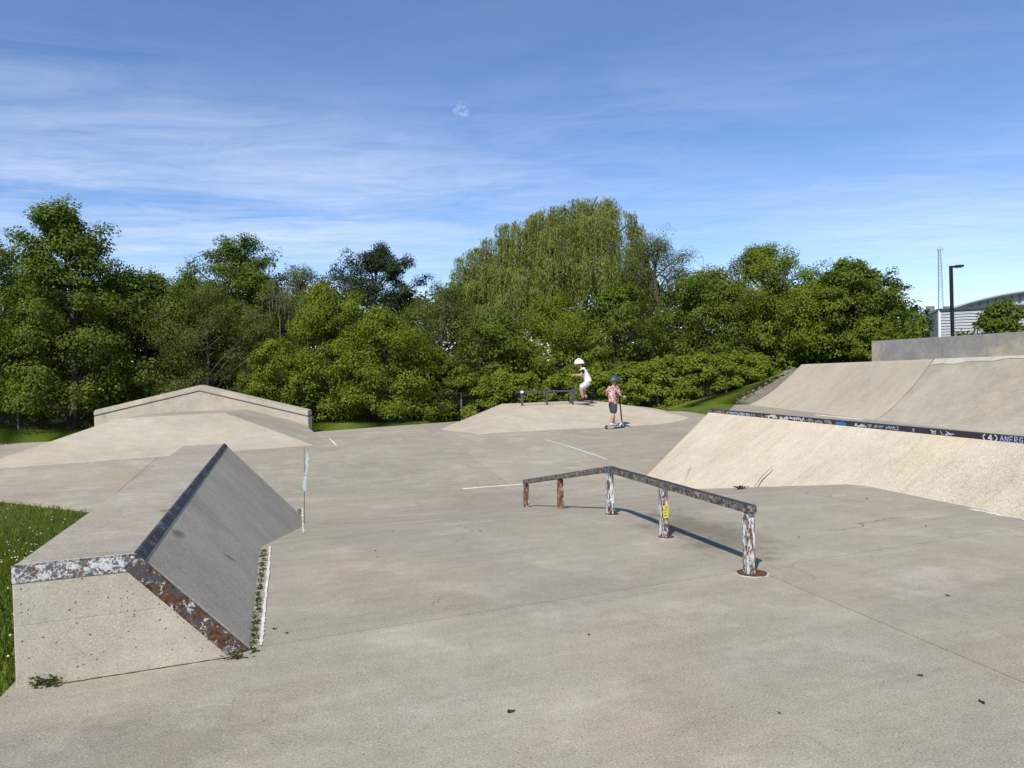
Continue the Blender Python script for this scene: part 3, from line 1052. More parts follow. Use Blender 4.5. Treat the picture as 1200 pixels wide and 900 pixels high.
# far funbox at the left and the hipped wall on it
ZF = 0.60
f_fl = G(138, 490.5, ZF - .03); f_fr = G(263, 483.5, ZF)
f_bl = f_fl + Vector((-0.6, 6.0, 0)); f_br = f_fr + Vector((-0.5, 5.5, 0))
f_b = [GG(-45, 553), GG(368, 522), GG(362, 500), GG(-70, 515)]
f_br = f_fr + Vector((-0.2, 5.4, 0))
bb2 = f_b[1] + (GG(359, 506) - f_b[1]) * 1.25; bb2.z = gz(bb2.x, bb2.y)
bb3 = f_b[0] + Vector((-0.6, 12, 0)); bb3.z = gz(bb3.x, bb3.y)
frustum('funbox_ramp', 'broad pale concrete funbox ramp at left in front of the hipped wall', [f_b[0], f_b[1], bb2, bb3], [f_fl, f_fr, f_br, f_bl], M['ramp'], topmat=M['floor'], mats=[M['ramp'], M['floor'], M['ramp'], M['ramp']])  # near face paler than right face and top: sunlight put into the colour

YW = 23.0
hl, hp, hr = D(110, 482, YW + 0.8), D(234, 452.5, YW + 0.3), D(361, 482, YW - 0.2)
hw = empty('hipped_wall', (hp.x, hp.y, 0.3), 'beige concrete wall with a gently peaked top behind the funbox', 'wall')
th = Vector((0.0, 0.42, 0))


def hip_piece(name, z_up, z_dn, proud, mat, ends=0.0):
    T = [hl + Vector((-ends, 0, z_up)), hp + Vector((0, 0, z_up)), hr + Vector((ends, 0, z_up))]
    if z_dn is None: Bv = [Vector((p.x, p.y, -0.8)) for p in T]
    else: Bv = [hl + Vector((-ends, 0, z_dn)), hp + Vector((0, 0, z_dn)), hr + Vector((ends, 0, z_dn))]
    fr = Vector((0, -proud, 0)); bk = th + Vector((0, proud, 0))
    vs = [p + fr for p in T] + [p + fr for p in Bv] + [p + bk for p in T] + [p + bk for p in Bv]
    fs = [(0, 1, 4, 3), (1, 2, 5, 4), (6, 9, 10, 7), (7, 10, 11, 8), (0, 6, 7, 1), (1, 7, 8, 2), (3, 4, 10, 9), (4, 5, 11, 10), (0, 3, 9, 6), (2, 8, 11, 5)]
    return mk(name, vs, fs, mat, hw, bevel=0.01)


hip_piece('wall_body', -0.165, None, 0.0, M['hip'])
hip_piece('steel_strip', -0.13, -0.165, 0.006, M['black_steel'], -0.015)
hip_piece('cap', 0.0, -0.13, 0.012, M['hip'])
hip_piece('cap_edge', 0.035, 0.0, -0.05, M['bank2'])

# ------------------------------------------------------------------ kinked grind rail in the foreground
rail = empty('grind_rail', (P0.x, P0.y, 0), 'kinked rusty square grind rail on five chipped white posts', 'rail')
RH = 0.50
rn = G(878, 672, 0)                                   # near foot
rk = G(715, 603, 0)                                   # foot at the kink
rf_dir = (rk - rn).normalized()
k = ray(617, 600); kk = k.x / k.y
t = (kk * rn.y - rn.x) / (rf_dir.x - kk * rf_dir.y)
rf = rn + rf_dir * t
k = ray(657, 600); kk = k.x / k.y
t2 = (kk * rn.y - rn.x) / (rf_dir.x - kk * rf_dir.y)
rm2 = rn + rf_dir * t2
k = ray(778, 620); kk = k.x / k.y
t1 = (kk * rn.y - rn.x) / (rf_dir.x - kk * rf_dir.y)
rm1 = rn + rf_dir * t1
for p in (rf, rm2): p.z = gz(p.x, p.y)
RW, RHH = 0.068, 0.060
ang = math.atan2(rf_dir.y, rf_dir.x) - math.pi / 2
zn = RH
top_n = Vector((rn.x, rn.y, zn)); top_k = Vector((rk.x, rk.y, zn)); top_f = Vector((rf.x, rf.y, D(615, 562, rf.y).z))
up = Vector((0, 0, RHH / 2))
m = MB(); m.beam(top_n - rf_dir * 0.06 - up, top_k + rf_dir * 0.0 - up, RW, RHH)
r1 = m.build('rail_tube', M['rail_top'], rail, bevel=0.006)
d2 = (top_f - top_k).normalized()
m = MB(); m.beam(top_k - up + rf_dir * 0.003, top_f - up + d2 * 0.05, RW, RHH)
r2 = m.build('rail_tube', M['rail_top'], rail, bevel=0.006)
M['wornside'] = steel_paint('rail_side_chipped', steel=(0.06, 0.055, 0.055), paint=(0.45, 0.43, 0.41), paint_amt=0.5, rust_amt=0.5, scale=22)
for (p, mt, plate_r) in ((rn, 'post_white', 0.108), (rm1, 'post_white', 0.075), (rk, 'post_white', 0.075), (rm2, 'post_rust', 0.0), (rf, 'post_rust', 0.06)):
    if (p - rn).dot(rf_dir) <= (rk - rn).dot(rf_dir) + 1e-4:
        zt = zn - RHH
    else:
        s = (p - rk).dot(rf_dir) / (rf - rk).dot(rf_dir)
        zt = zn + (top_f.z - zn) * s - RHH
    m = MB(); m.post((p.x, p.y, p.z - 0.05), 0.064, 0.064, zt - p.z + 0.047, ang)
    m.build('post', M[mt], rail, bevel=0.004)
    if plate_r:
        rr = random.Random(int(p.x * 100))
        m = MB(); m.disc((p.x + 0.02, p.y, p.z - 0.02), plate_r, 0.027, 22, 0.05, rr)
        pl = m.build('base_plate', M['plate'], rail, bevel=0.003)
        m = MB(); m.disc((p.x + 0.022, p.y, p.z - 0.03), plate_r * 1.10, 0.034, 22, 0.07, rr)
        m.build('grout_ring', M['grout'], rail, bevel=0.003)
# yellow sticker on the second post
M['yellow'] = plain('yellow_sticker', (0.62, 0.56, 0.05), 0.5)
M['pinkst'] = plain('pink_scrape', (0.60, 0.16, 0.20), 0.6)
M['teal'] = plain('teal_paint', (0.035, 0.11, 0.14), 0.5, vary=0.4, scale=60)


def sticker(p, z0, z1, w, mat, name='sticker', dx=0.01):
    c, s = math.cos(ang), math.sin(ang)
    o = Vector((p.x + dx * c + 0.0335 * s, p.y + dx * s - 0.0335 * c, 0))
    e = Vector((c, s, 0)) * w / 2
    nv = Vector((s, -c, 0)) * (0.0035 if name == 'sticker_print' else 0.002)
    vs = [o - e + Vector((0, 0, z0)), o + e + Vector((0, 0, z0 + .004)), o + e + Vector((0, 0, z1)), o - e + Vector((0, 0, z1 - .005))]
    vs += [v + nv for v in vs]
    return mk(name, vs, [(0, 1, 2, 3), (4, 5, 6, 7), (0, 1, 5, 4), (1, 2, 6, 5), (2, 3, 7, 6), (3, 0, 4, 7)], mat, rail)


sticker(rm1, 0.175, 0.295, 0.05, M['yellow'], dx=0.004)
for zz_, ww_ in ((0.195, 0.03), (0.222, 0.018), (0.245, 0.034), (0.268, 0.022)):
    sticker(rm1, zz_, zz_ + 0.010, ww_, M['joint'], 'sticker_print', dx=0.004 + (zz_ * 37 % 1 - .5) * .012).location.z += 0
sticker(rm1, 0.335, 0.35, 0.04, M['pinkst'], 'scrape_mark', dx=0.0)
m = MB(); m.beam(top_k - up - rf_dir * 0.055, top_k - up - rf_dir * 0.005, RW + 0.004, RHH + 0.004)
m.build('teal_patch', M['teal'], rail)

# ------------------------------------------------------------------ flat bar on the pyramid top
fb = empty('flat_bar', (t_fl.x, t_fl.y, ZP), 'low dark blue grey flat bar on top of the pyramid ramp', 'rail')
M['bar'] = plain('blue_grey_bar', (0.055, 0.06, 0.095), 0.42, vary=0.3, scale=8)
fy = t_fl.y + 0.65
fp = [D(612, 472, fy), D(641, 470.5, fy + 0.15), D(671, 469, fy + 0.3)]
for p in fp: p.z = ZP
bt0, bt1 = D(604.5, 459, fy - .03), D(677.5, 456.3, fy + .33)
zt = 0.5 * (bt0.z + bt1.z)
bt0.z = bt1.z = zt
m = MB(); m.beam(bt0 - Vector((0, 0, 0.03)), bt1 - Vector((0, 0, 0.03)), 0.09, 0.065)
m.build('bar_tube', M['bar'], fb, bevel=0.006)
for p in fp:
    m = MB(); m.beam(p - Vector((0, 0, .03)), Vector((p.x, p.y, zt - 0.064)), 0.075, 0.075)
    m.build('post', M['bar'], fb, bevel=0.006)
m = MB(); a = bt0.lerp(bt1, 0.07); b = bt0.lerp(bt1, 0.115); m.beam(a - Vector((0, 0, .03)), b - Vector((0, 0, .03)), 0.096, 0.071)
m.build('worn_spot', TAG['white'], fb)

# ------------------------------------------------------------------ paint marks on the floor
M['turq'] = plain('turquoise_paint', (0.38, 0.50, 0.43), 0.7, vary=0.2, scale=20)
M['paleturq'] = plain('pale_turquoise_paint', (0.50, 0.62, 0.56), 0.8, vary=0.2, scale=10)


def mark(uvs, w, mat, n=12, jit=0.35, z=0.004):
    pts = gpath(uvs, n)
    return ribbon('painted_line', pts, w, mat, floor_root, z, 0.002, jit)


mark([(360.5, 531), (360, 548), (357.5, 560), (357, 576)], 0.045, M['turq'], jit=0.9)
mark([(640, 515.5), (676, 526), (712, 538.5)], 0.05, M['paleturq'])
mark([(542, 573), (580, 570), (612, 567.5)], 0.085, M['paintwhite'])
mark([(490, 570), (540, 566.5), (612, 562)], 0.03, M['ramp'], jit=0.8)
mark([(440, 580), (480, 577), (498, 576)], 0.03, M['ramp'], jit=0.8)
mark([(386, 514), (394, 522)], 0.028, M['paintwhite'], jit=0.5)
mark([(1138, 597.0), (1165, 602), (1210, 610.5)], 0.075, M['caulk'], jit=0.7)
# long scrapes low on the banked slope
M['scrape'] = concrete('old_scrape', (0.33, 0.25, 0.17), blot=0.3, grain=0.5)


def on_spine(u, v):
    d = ray(u, v)
    n_ = (Tn2 - Tf).cross(ff - Tf).normalized()
    t_ = (Tf - Vector((0, 0, HC))).dot(n_) / d.dot(n_)
    return Vector((0, 0, HC)) + d * t_ - d.normalized() * 0.045


for uvs, w_ in (([(906, 546), (893, 558), (883, 572)], 0.035), ([(810, 545), (806, 553), (802, 560)], 0.02)):
    m = MB()
    P_ = [on_spine(*q) for q in uvs]
    for i_ in range(2):
        a_, b_ = P_[i_], P_[i_ + 1]
        s_ = tdir * w_ * (0.5 if i_ == 0 else 1.0); s2_ = tdir * w_ * (1.0 if i_ == 0 else 0.6)
        m.add([a_ - s_ / 2, a_ + s_ / 2, b_ + s2_ / 2, b_ - s2_ / 2], [(0, 1, 2, 3)])
    m.build('scrape_mark', M['scrape'], spine)

# ------------------------------------------------------------------ foliage
M['bark'] = plain('bark', (0.075, 0.062, 0.050), 0.95, vary=0.4, scale=14)
M['greybark'] = plain('grey_twigs', (0.16, 0.14, 0.12), 0.95, vary=0.3, scale=14)
LM = {
    'maple': leafmat('leaves_mid_green', (0.052, 0.088, 0.010), (0.155, 0.208, 0.024), 0.30, 0.6),
    'fresh': leafmat('leaves_fresh_green', (0.080, 0.120, 0.009), (0.210, 0.262, 0.022), 0.30, 0.6),
    'dark': leafmat('leaves_dark_green', (0.018, 0.036, 0.012), (0.052, 0.084, 0.026), 0.22, 0.6),
    'olive': leafmat('leaves_olive_green', (0.058, 0.086, 0.016), (0.155, 0.192, 0.040), 0.30, 0.6),
    'willow': leafmat('leaves_willow', (0.125, 0.155, 0.030), (0.310, 0.340, 0.095), 0.36, 0.6),
    'hedge': leafmat('leaves_hedge', (0.080, 0.120, 0.009), (0.210, 0.262, 0.022), 0.30, 0.6),
    'weed': leafmat('leaves_weed', (0.040, 0.055, 0.014), (0.105, 0.125, 0.030)),
    'grass': leafmat('grass_blades', (0.085, 0.128, 0.012), (0.205, 0.265, 0.034), 0.30, 0.6),
}


def unit(a):
    return a / (np.linalg.norm(a, axis=-1, keepdims=True) + 1e-9)


def leaf_quads(P, Nn, Dd, L, W, rng, fold=0.18):
    """one folded diamond per leaf: base, right, tip, left"""
    Dd = unit(Dd - Nn * np.sum(Dd * Nn, 1, keepdims=True))
    S = np.cross(Nn, Dd)
    L = L[:, None]; W = W[:, None]
    b = P
    mid = P + Dd * L * 0.42
    tip = P + Dd * L - Nn * L * 0.12
    r = mid + S * W * 0.5 + Nn * W * fold
    l = mid - S * W * 0.5 + Nn * W * fold
    V = np.stack([b, r, tip, l], 1).reshape(-1, 3)
    Fq = np.arange(len(P) * 4).reshape(-1, 4)
    return V, Fq


def clump_leaves(C, Rr, O, total, size, flat, rng, aspect=0.62, up=0.5, droop=0.35):
    w = Rr ** 2.2
    cnt = rng.multinomial(total, w / w.sum())
    idx = np.repeat(np.arange(len(C)), cnt)
    n = len(idx)
    d = unit(rng.normal(size=(n, 3)))
    r = rng.random(n) ** 0.42
    offv = d * r[:, None]
    offv[:, 2] *= flat
    # clumps hang down away from the middle
    out = O[idx]
    P = C[idx] + offv * Rr[idx][:, None]
    P[:, 2] -= 0.25 * Rr[idx] * (np.hypot(offv[:, 0], offv[:, 1]) ** 2)
    Nn = unit(0.45 * d + up * np.array([0, 0, 1.0]) + 0.45 * out + 0.36 * rng.normal(size=(n, 3)))
    Dd = unit(0.5 * out + 0.6 * d + rng.normal(size=(n, 3)) * 0.6 - np.array([0, 0, droop]))
    L = size * rng.uniform(0.65, 1.25, n)
    W = L * aspect * rng.uniform(0.8, 1.2, n)
    V, Fq = leaf_quads(P, Nn, Dd, L, W, rng)
    ct = rng.uniform(0, 1, len(C))
    tint = np.clip(0.55 * ct[idx] + 0.45 * rng.random(n), 0, 1)
    return V, Fq, tint


def bez(a, b, c, n):
    return [a.lerp(b, t).lerp(b.lerp(c, t), t) for t in np.linspace(0, 1, n)]


def tree(label, base, H, Rc, z0, mat, seed, leaves=26000, lsize=0.12, name='leafy_tree', prof='oval', nl=22, trunk_r=None, squash=(1, 1), bark='bark', group=None, flat=0.6, cat='tree', density=1.0, clr=0.17):
    rng = np.random.default_rng(seed)
    base = Vector(base)
    root = empty(name, base, label, cat, group)
    tr = trunk_r or H * 0.018
    wood = MB()
    top = base + Vector((rng.normal() * 0.04 * H, rng.normal() * 0.04 * H, H * 0.9))
    midp = base + Vector((rng.normal() * 0.05 * H, rng.normal() * 0.04 * H, H * 0.45))
    tp = bez(base - Vector((0, 0, 0.1)), midp, top, 9)
    wood.tube(tp, [tr * (1.5 if i == 0 else 1.0) * (1 - 0.85 * i / 8) + 0.01 for i in range(9)], 8)

    def axis_at(z):
        f = np.clip((z - base.z) / (H * 0.9), 0, 1) * 8
        i = int(min(7, f)); return tp[i].lerp(tp[i + 1], f - i)

    def profile(t):
        if prof == 'oval': return (0.45 + 0.75 * math.sin(math.pi * min(1, t * 0.86 + 0.10)) ** 0.8) * (1 - t ** 5 * 0.6)
        if prof == 'tall': return 1.12 * (1 - t) ** 0.62 * min(1, 0.75 + t * 1.2) + 0.12
        if prof == 'cone': return 1.1 * (1 - t) ** 0.75 + 0.16
        if prof == 'dome': return math.sqrt(max(0.04, 1 - (t * 0.98) ** 2.4)) * 1.02
        if prof == 'bush': return math.sqrt(max(0.05, 1 - (t * 0.97) ** 2.2)) * (0.9 + 0.1 * t)
        return 1
    C, Rr, O = [], [], []
    for i in range(nl):
        t = (i + 0.5) / nl
        t = t ** 0.9
        az = i * 2.39996 + rng.uniform(-0.4, 0.4)
        reach = Rc * profile(t) * rng.uniform(0.72, 1.18)
        zt = base.z + z0 + (H - z0) * min(1, t * 1.0 + rng.uniform(-.03, .04)) * 0.98
        za = max(base.z + 0.25 * z0, zt - reach * rng.uniform(0.25, 0.75) - 0.1 * (H - z0))
        a = axis_at(za)
        dirh = Vector((math.cos(az) * squash[0], math.sin(az) * squash[1], 0))
        e = axis_at(zt) + dirh * reach * (0.93 if t < .9 else 0.6); e.z = zt
        mid = a.lerp(e, 0.5) + Vector((0, 0, 0.16 * reach))
        pth = bez(a, mid, e, 6)
        r0 = tr * 0.42 * (1 - 0.5 * t)
        wood.tube(pth, [r0 * (1 - 0.8 * k / 5) + 0.006 for k in range(6)], 5, False)
        nsb = 8
        for k in range(nsb):
            s = 0.30 + 0.7 * (k + rng.random()) / nsb
            f = s * 5; q = int(min(4, f)); p = pth[q].lerp(pth[q + 1], f - q)
            ln = reach * rng.uniform(0.22, 0.48) * (1.15 - 0.5 * s)
            da = az + rng.choice([-1, 1]) * rng.uniform(0.3, 1.3)
            dv = Vector((math.cos(da) * squash[0], math.sin(da) * squash[1], rng.uniform(-0.15, 0.7)))
            e2 = p + dv * ln
            wood.tube([p, p.lerp(e2, .5) + Vector((0, 0, .08 * ln)), e2], [r0 * 0.35 + .004, r0 * .22 + .003, .004], 4, False)
            for s2 in (0.55, 1.0):
                c = p.lerp(e2, s2) + Vector(rng.normal(size=3) * 0.06 * Rc)
                C.append(c); Rr.append(Rc * clr * rng.uniform(0.65, 1.35)); O.append(dv.normalized())
        C.append(e); Rr.append(Rc * clr * rng.uniform(0.8, 1.3)); O.append((dirh + Vector((0, 0, .4))).normalized())
    # leader and a few loose sprays that break the outline
    for k in range(5):
        C.append(top + Vector(rng.normal(size=3) * 0.10 * Rc) + Vector((0, 0, (H * 0.98 - H * 0.9) * rng.random()))); Rr.append(Rc * clr * rng.uniform(.5, .9)); O.append(Vector((0, 0, 1)))
    C = np.array([c[:] for c in C]); Rr = np.array(Rr); O = np.array([o[:] for o in O])
    keep = C[:, 2] > base.z + max(0.12, z0 * 0.95)
    C, Rr, O = C[keep], Rr[keep], O[keep]
    V, Fq, tint = clump_leaves(C, Rr, O, int(leaves * density), lsize, flat, rng, aspect={'olive': 0.42, 'dark': 0.6, 'maple': 0.72, 'fresh': 0.55}.get(mat, .6), droop={'olive': 0.6, 'fresh': 0.5}.get(mat, .3))
    lowv = V[:, 2].reshape(-1, 4).min(1) > base.z - 0.02
    V = V.reshape(-1, 4, 3)[lowv].reshape(-1, 3); tint = tint[lowv]; Fq = np.arange(len(V)).reshape(-1, 4)
    wood.build('trunk', M[bark], root, smooth=True)
    np_mesh('crown', V, Fq, LM[mat], root, tint)
    return root


def at_px(u, Y):
    p = D(u, 440, Y)
    return Vector((p.x, Y, gz(p.x, Y) - 0.05))


def top_h(u, v, Y, base):
    return D(u, v, Y).z - base.z


#      u   top   Y   half-width px  crown base  leaf    profile  leaves  label
TREES = [
    (84, 236, 27.0, 80, 0.75, 'maple', 'tall', 36000, 0.125, 'tall green tree at far left with pale bare trunk over grass'),
    (-12, 268, 28.5, 80, 0.5, 'maple', 'oval', 24000, 0.12, 'dark green tree cut by the left edge of the picture'),
    (40, 330, 30.5, 62, 0.3, 'olive', 'oval', 18000, 0.115, 'dull green tree half hidden behind the tallest left tree'),
    (170, 318, 29.5, 72, 0.5, 'maple', 'oval', 24000, 0.115, 'rounded green tree right of the tallest left tree'),
    (277, 276, 34.5, 62, 2.0, 'maple', 'oval', 22000, 0.12, 'pointed green tree rising behind the peaked wall'),
    (236, 338, 28.6, 66, 0.4, 'olive', 'oval', 22000, 0.11, 'dull green tree directly behind the peaked wall'),
    (212, 322, 31.5, 50, 0.5, 'maple', 'oval', 16000, 0.11, 'round green tree behind the left end of the peaked wall'),
    (306, 316, 33.5, 42, 0.8, 'maple', 'oval', 14000, 0.11, 'narrow green tree behind the right half of the peaked wall'),
    (335, 312, 32.0, 55, 0.8, 'olive', 'oval', 18000, 0.11, 'thin olive tree with bare grey twigs right of the peaked wall'),
    (437, 283, 37.0, 54, 1.2, 'dark', 'oval', 32000, 0.12, 'very dark round tree rising behind the bright bushes'),
    (382, 330, 28.2, 62, 0.25, 'fresh', 'bush', 26000, 0.115, 'bright green tall bush between the dark round tree and peaked wall'),
    (330, 400, 27.6, 46, 0.15, 'fresh', 'bush', 14000, 0.11, 'low bright bush just right of the peaked wall'),
    (455, 362, 27.6, 68, 0.2, 'fresh', 'bush', 28000, 0.115, 'broad bright green bush leaning over the far grass strip'),
    (515, 330, 31.5, 58, 0.3, 'olive', 'oval', 20000, 0.11, 'olive green tree left of the willow'),
    (512, 408, 28.6, 40, 0.1, 'maple', 'bush', 14000, 0.105, 'dark low bush at the left end of the hedge'),
    (575, 368, 31.0, 58, 0.2, 'maple', 'bush', 20000, 0.11, 'mid green bush under the left side of the willow'),
    (655, 345, 32.0, 62, 0.3, 'fresh', 'oval', 22000, 0.115, 'leafy green tree in front of the willow trunk'),
    (728, 330, 31.8, 52, 0.3, 'maple', 'oval', 20000, 0.115, 'green tree right of the willow above the boy in red'),
    (772, 276, 37.0, 66, 1.0, 'olive', 'oval', 26000, 0.12, 'grey green tree overlapping the right side of the willow'),
    (838, 315, 34.0, 56, 0.5, 'maple', 'oval', 22000, 0.115, 'green tree with bare twigs above the clipped hedge'),
    (900, 284, 34.0, 58, 0.8, 'fresh', 'oval', 24000, 0.13, 'tall leafy tree at right with two pointed tops'),
    (955, 330, 31.5, 52, 0.3, 'fresh', 'oval', 20000, 0.125, 'leafy green tree just left of the curved bank'),
    (1004, 306, 31.0, 50, 0.6, 'maple', 'oval', 24000, 0.13, 'rightmost tall tree with loose branches against the sky'),
    (1024, 374, 29.0, 30, 0.2, 'fresh', 'bush', 9000, 0.12, 'small bright bush beside the left end of the grey wall'),
]
for k, (u, v, Y, hwp, z0, mt, pf, nlv, ls, lab) in enumerate(TREES):
    b = at_px(u, Y)
    H = top_h(u, v, Y, b)
    tree(lab, b, H, hwp * Y / 900.0, z0, mt, 100 + k, int(nlv * 1.65), ls * {'olive': 0.68, 'fresh': 0.76, 'dark': 0.8}.get(mt, 0.82), prof=pf, name='bush' if pf == 'bush' else 'leafy_tree', cat='bush' if pf == 'bush' else 'tree', nl=40 if pf != 'bush' else 34, clr=0.165)

# bushes behind the grey wall and far right
b = D(1172, 392, 26.0); b.z = 1.55
tree('dark green bush showing above the grey wall at the right edge', b, D(1172, 356, 26).z - 1.55, 1.15, 0.1, 'maple', 311, 9000, 0.11, name='bush', prof='bush', cat='bush')
b = D(1068, 390, 62.0); b.z = 1.0
tree('tiny distant tree left of the striped white building', b, D(1068, 357, 62).z - 1.0, 1.3, 1.5, 'dark', 312, 3500, 0.2, name='leafy_tree', cat='tree')


# ---- willow: limb heads, each with curtains of hanging strands
HEADS = [(700, 231, 0), (672, 234, .6), (645, 243, -.4), (622, 253, .5), (600, 262, -.6), (722, 243, -.5), (738, 262, .2), (580, 276, .2), (562, 292, -.3), (546, 312, .3), (535, 335, -.2),
         (690, 252, -2.0), (660, 262, -2.2), (632, 275, -2.0), (606, 288, -2.2), (712, 272, -1.8), (585, 305, -1.8), (566, 325, -1.6), (735, 290, -1.4), (648, 296, -3.0), (620, 312, -3.0), (676, 290, -2.9),
         (700, 240, 2.0), (655, 250, 2.2), (610, 272, 2.0), (575, 300, 1.8), (640, 330, -3.3), (596, 338, -2.8), (560, 352, -2.0), (700, 300, -2.7)]


def willow(label, base, Y0, seed):
    rng = np.random.default_rng(seed)
    base = Vector(base)
    root = empty('willow_tree', base, label, 'tree')
    wood = MB()
    fork = D(655, 372, Y0); fork.y = Y0
    wood.tube(bez(base - Vector((0, 0, .1)), base.lerp(fork, .5) + Vector((-.2, 0, 0)), fork, 5), [0.55, 0.44, 0.38, 0.34, 0.32], 9)
    Ps, Ns, Ds, Ls, Ws, Ts = [], [], [], [], [], []
    for (u, v, dy) in HEADS:
        hd = D(u, v - 1, Y0 + dy)
        mid = fork.lerp(hd, 0.5) + Vector((0, 0, 0.16 * (hd - fork).length))
        wood.tube(bez(fork, mid, hd, 8), [0.17 * (1 - .88 * k / 7) + .012 for k in range(8)], 6, False)
        lobe_t = rng.random()
        for q in range(9):
            az = rng.uniform(0, 2 * math.pi); rr = rng.uniform(.1, 1.0) ** .6 * 0.95
            c = np.array(hd[:]) + np.array([math.cos(az) * rr * 1.15, math.sin(az) * rr, -0.62 * rr * rr - rng.random() * .22])
            tl = rng.uniform(1.1, 3.6)
            ct = rng.random()
            outv = np.array([math.cos(az), math.sin(az), 0]) * rr
            for s_ in range(rng.integers(13, 22)):
                o = rng.normal(size=3) * np.array([.16, .16, .08])
                ln = tl * rng.uniform(0.4, 1.15)
                nlv = max(3, int(ln / 0.065))
                f = np.arange(nlv) / nlv
                sway = rng.normal(size=3) * 0.08
                pos = c + o + outv * (np.sqrt(f) * 0.22 * ln * .6)[:, None] + sway * (f * ln * .5)[:, None]
                pos[:, 2] += 0.14 * np.sin(np.minimum(f * 5, math.pi)) - ln * np.maximum(0, f - 0.04)
                pos += rng.normal(size=pos.shape) * 0.012
                d = np.stack([rng.normal(size=nlv) * .32, rng.normal(size=nlv) * .32, -np.ones(nlv)], 1)
                n_ = unit(outv * 0.5 + np.array([0, -.25, .35]) + rng.normal(size=(nlv, 3)) * 0.55)
                Ps.append(pos); Ds.append(d); Ns.append(n_)
                Ls.append(rng.uniform(.13, .23, nlv)); Ws.append(rng.uniform(.024, .040, nlv))
                Ts.append(np.clip(.3 * lobe_t + .35 * ct + .35 * rng.random(nlv), 0, 1))
    P, Nn, Dd = np.concatenate(Ps), np.concatenate(Ns), np.concatenate(Ds)
    L, W, T = np.concatenate(Ls), np.concatenate(Ws), np.concatenate(Ts)
    V, Fq = leaf_quads(P, Nn, Dd, L, W, rng)
    wood.build('trunk', M['bark'], root, smooth=True)
    np_mesh('crown', V, Fq, LM['willow'], root, T)
    return root


Yw = 40.0
willow('large pale green weeping willow towering over the other trees', at_px(655, Yw), Yw, 77)

# ---- hedge grown over the wire fence
def hedge(label, pts, H, T, seed, total):
    rng = np.random.default_rng(seed)
    root = empty('hedge', pts[0], label, 'hedge')
    C, Rr, O = [], [], []
    seglen = [(pts[i + 1] - pts[i]).length for i in range(len(pts) - 1)]
    for i in range(len(pts) - 1):
        n = int(seglen[i] * 26)
        for k in range(n):
            t = rng.random()
            p = pts[i].lerp(pts[i + 1], t)
            h = H[i] + (H[i + 1] - H[i]) * t
            z = rng.random() ** 0.62 * h
            y = rng.uniform(-1, 1) * T * (0.9 if z < .8 * h else 0.6)
            C.append((p.x + rng.normal() * .1, p.y + y - 0.15, gz(p.x, p.y) + z + rng.normal() * 0.05))
            Rr.append(rng.uniform(.16, .34)); O.append((0, -0.8, .5))
    V, Fq, tint = clump_leaves(np.array(C), np.array(Rr), np.array(O), total, 0.105, 0.75, rng)
    np_mesh('foliage', V, Fq, LM['hedge'], root, tint)
    w = MB()
    for i in range(len(pts) - 1):
        n = int(seglen[i] * 1.3)
        for k in range(n):
            p = pts[i].lerp(pts[i + 1], (k + rng.random()) / n)
            p = Vector((p.x, p.y, gz(p.x, p.y) - .05))
            w.tube([p, p + Vector((rng.normal() * .1, rng.normal() * .1, .6)), p + Vector((rng.normal() * .25, rng.normal() * .2, 1.3))], [.03, .02, .008], 4, False)
    w.build('stems', M['bark'], root)['kind'] = 'stuff'
    return root


def hp_(u, Y):
    p = at_px(u, Y); return p


hedge('clipped bright green hedge behind the pyramid ramp and both children', [hp_(548, 28.6), hp_(640, 29.3), hp_(720, 29.7), hp_(800, 30.1), hp_(845, 30.2), hp_(898, 30.4)],
      [1.55, 1.65, 1.85, 1.80, 1.40, 0.75], 0.5, 5, 85000)

# ---- wood behind: reads as one dark mass
rng = np.random.default_rng(9)
C, Rr, O = [], [], []
for k in range(2600):
    u = rng.uniform(-90, 1075); Y = rng.uniform(38, 45)
    lim = np.interp(u, [-90, 60, 300, 480, 560, 760, 900, 1040, 1075], [300, 330, 335, 345, 330, 320, 330, 345, 372])
    p = D(u, rng.uniform(lim, 490), Y)
    C.append(p[:]); Rr.append(rng.uniform(.5, .95)); O.append((0, -.7, .5))
V, Fq, tint = clump_leaves(np.array(C), np.array(Rr), np.array(O), 90000, 0.29, 0.7, rng)
wood = np_mesh('background_wood', V, Fq, LM['maple'], None, tint)
props(wood, 'dense dark green wood filling the gaps behind the row of trees', 'wood', kind='stuff')
# shrub layer in the shade under the trees
C, Rr, O = [], [], []
for k in range(1500):
    u = rng.uniform(-90, 1000); Y = rng.uniform(30.6, 37)
    p = at_px(u, Y); h = rng.random() * (2.8 if Y > 33 else 1.9)
    C.append((p.x, p.y, p.z + h)); Rr.append(rng.uniform(.2, .42)); O.append((0, -.7, .5))
V, Fq, tint = clump_leaves(np.array(C), np.array(Rr), np.array(O), 80000, 0.15, 0.7, rng)
und = np_mesh('undergrowth', V, Fq, LM['maple'], None, tint)
props(und, 'shaded leafy undergrowth beneath the row of trees', 'undergrowth', kind='stuff')

# bare grey twigs in the olive trees
def twigs(u, v0, v1, Y, n, seed, spread=22):
    r = random.Random(seed)
    m = MB()
    for k in range(n):
        uu = u + r.uniform(-spread, spread)
        a = D(uu, v1 + r.uniform(0, 25), Y); b = D(uu + r.uniform(-9, 9), v0 + r.uniform(0, 30), Y)
        m.tube([a, a.lerp(b, .5) + Vector((r.uniform(-.1, .1), 0, 0)), b], [.018, .012, .004], 4, False)
        for q in range(3):
            c = a.lerp(b, r.uniform(.3, .9)); e = c + Vector((r.uniform(-.5, .5), 0, r.uniform(.2, .6)))
            m.tube([c, e], [.008, .003], 3, False)
    return m


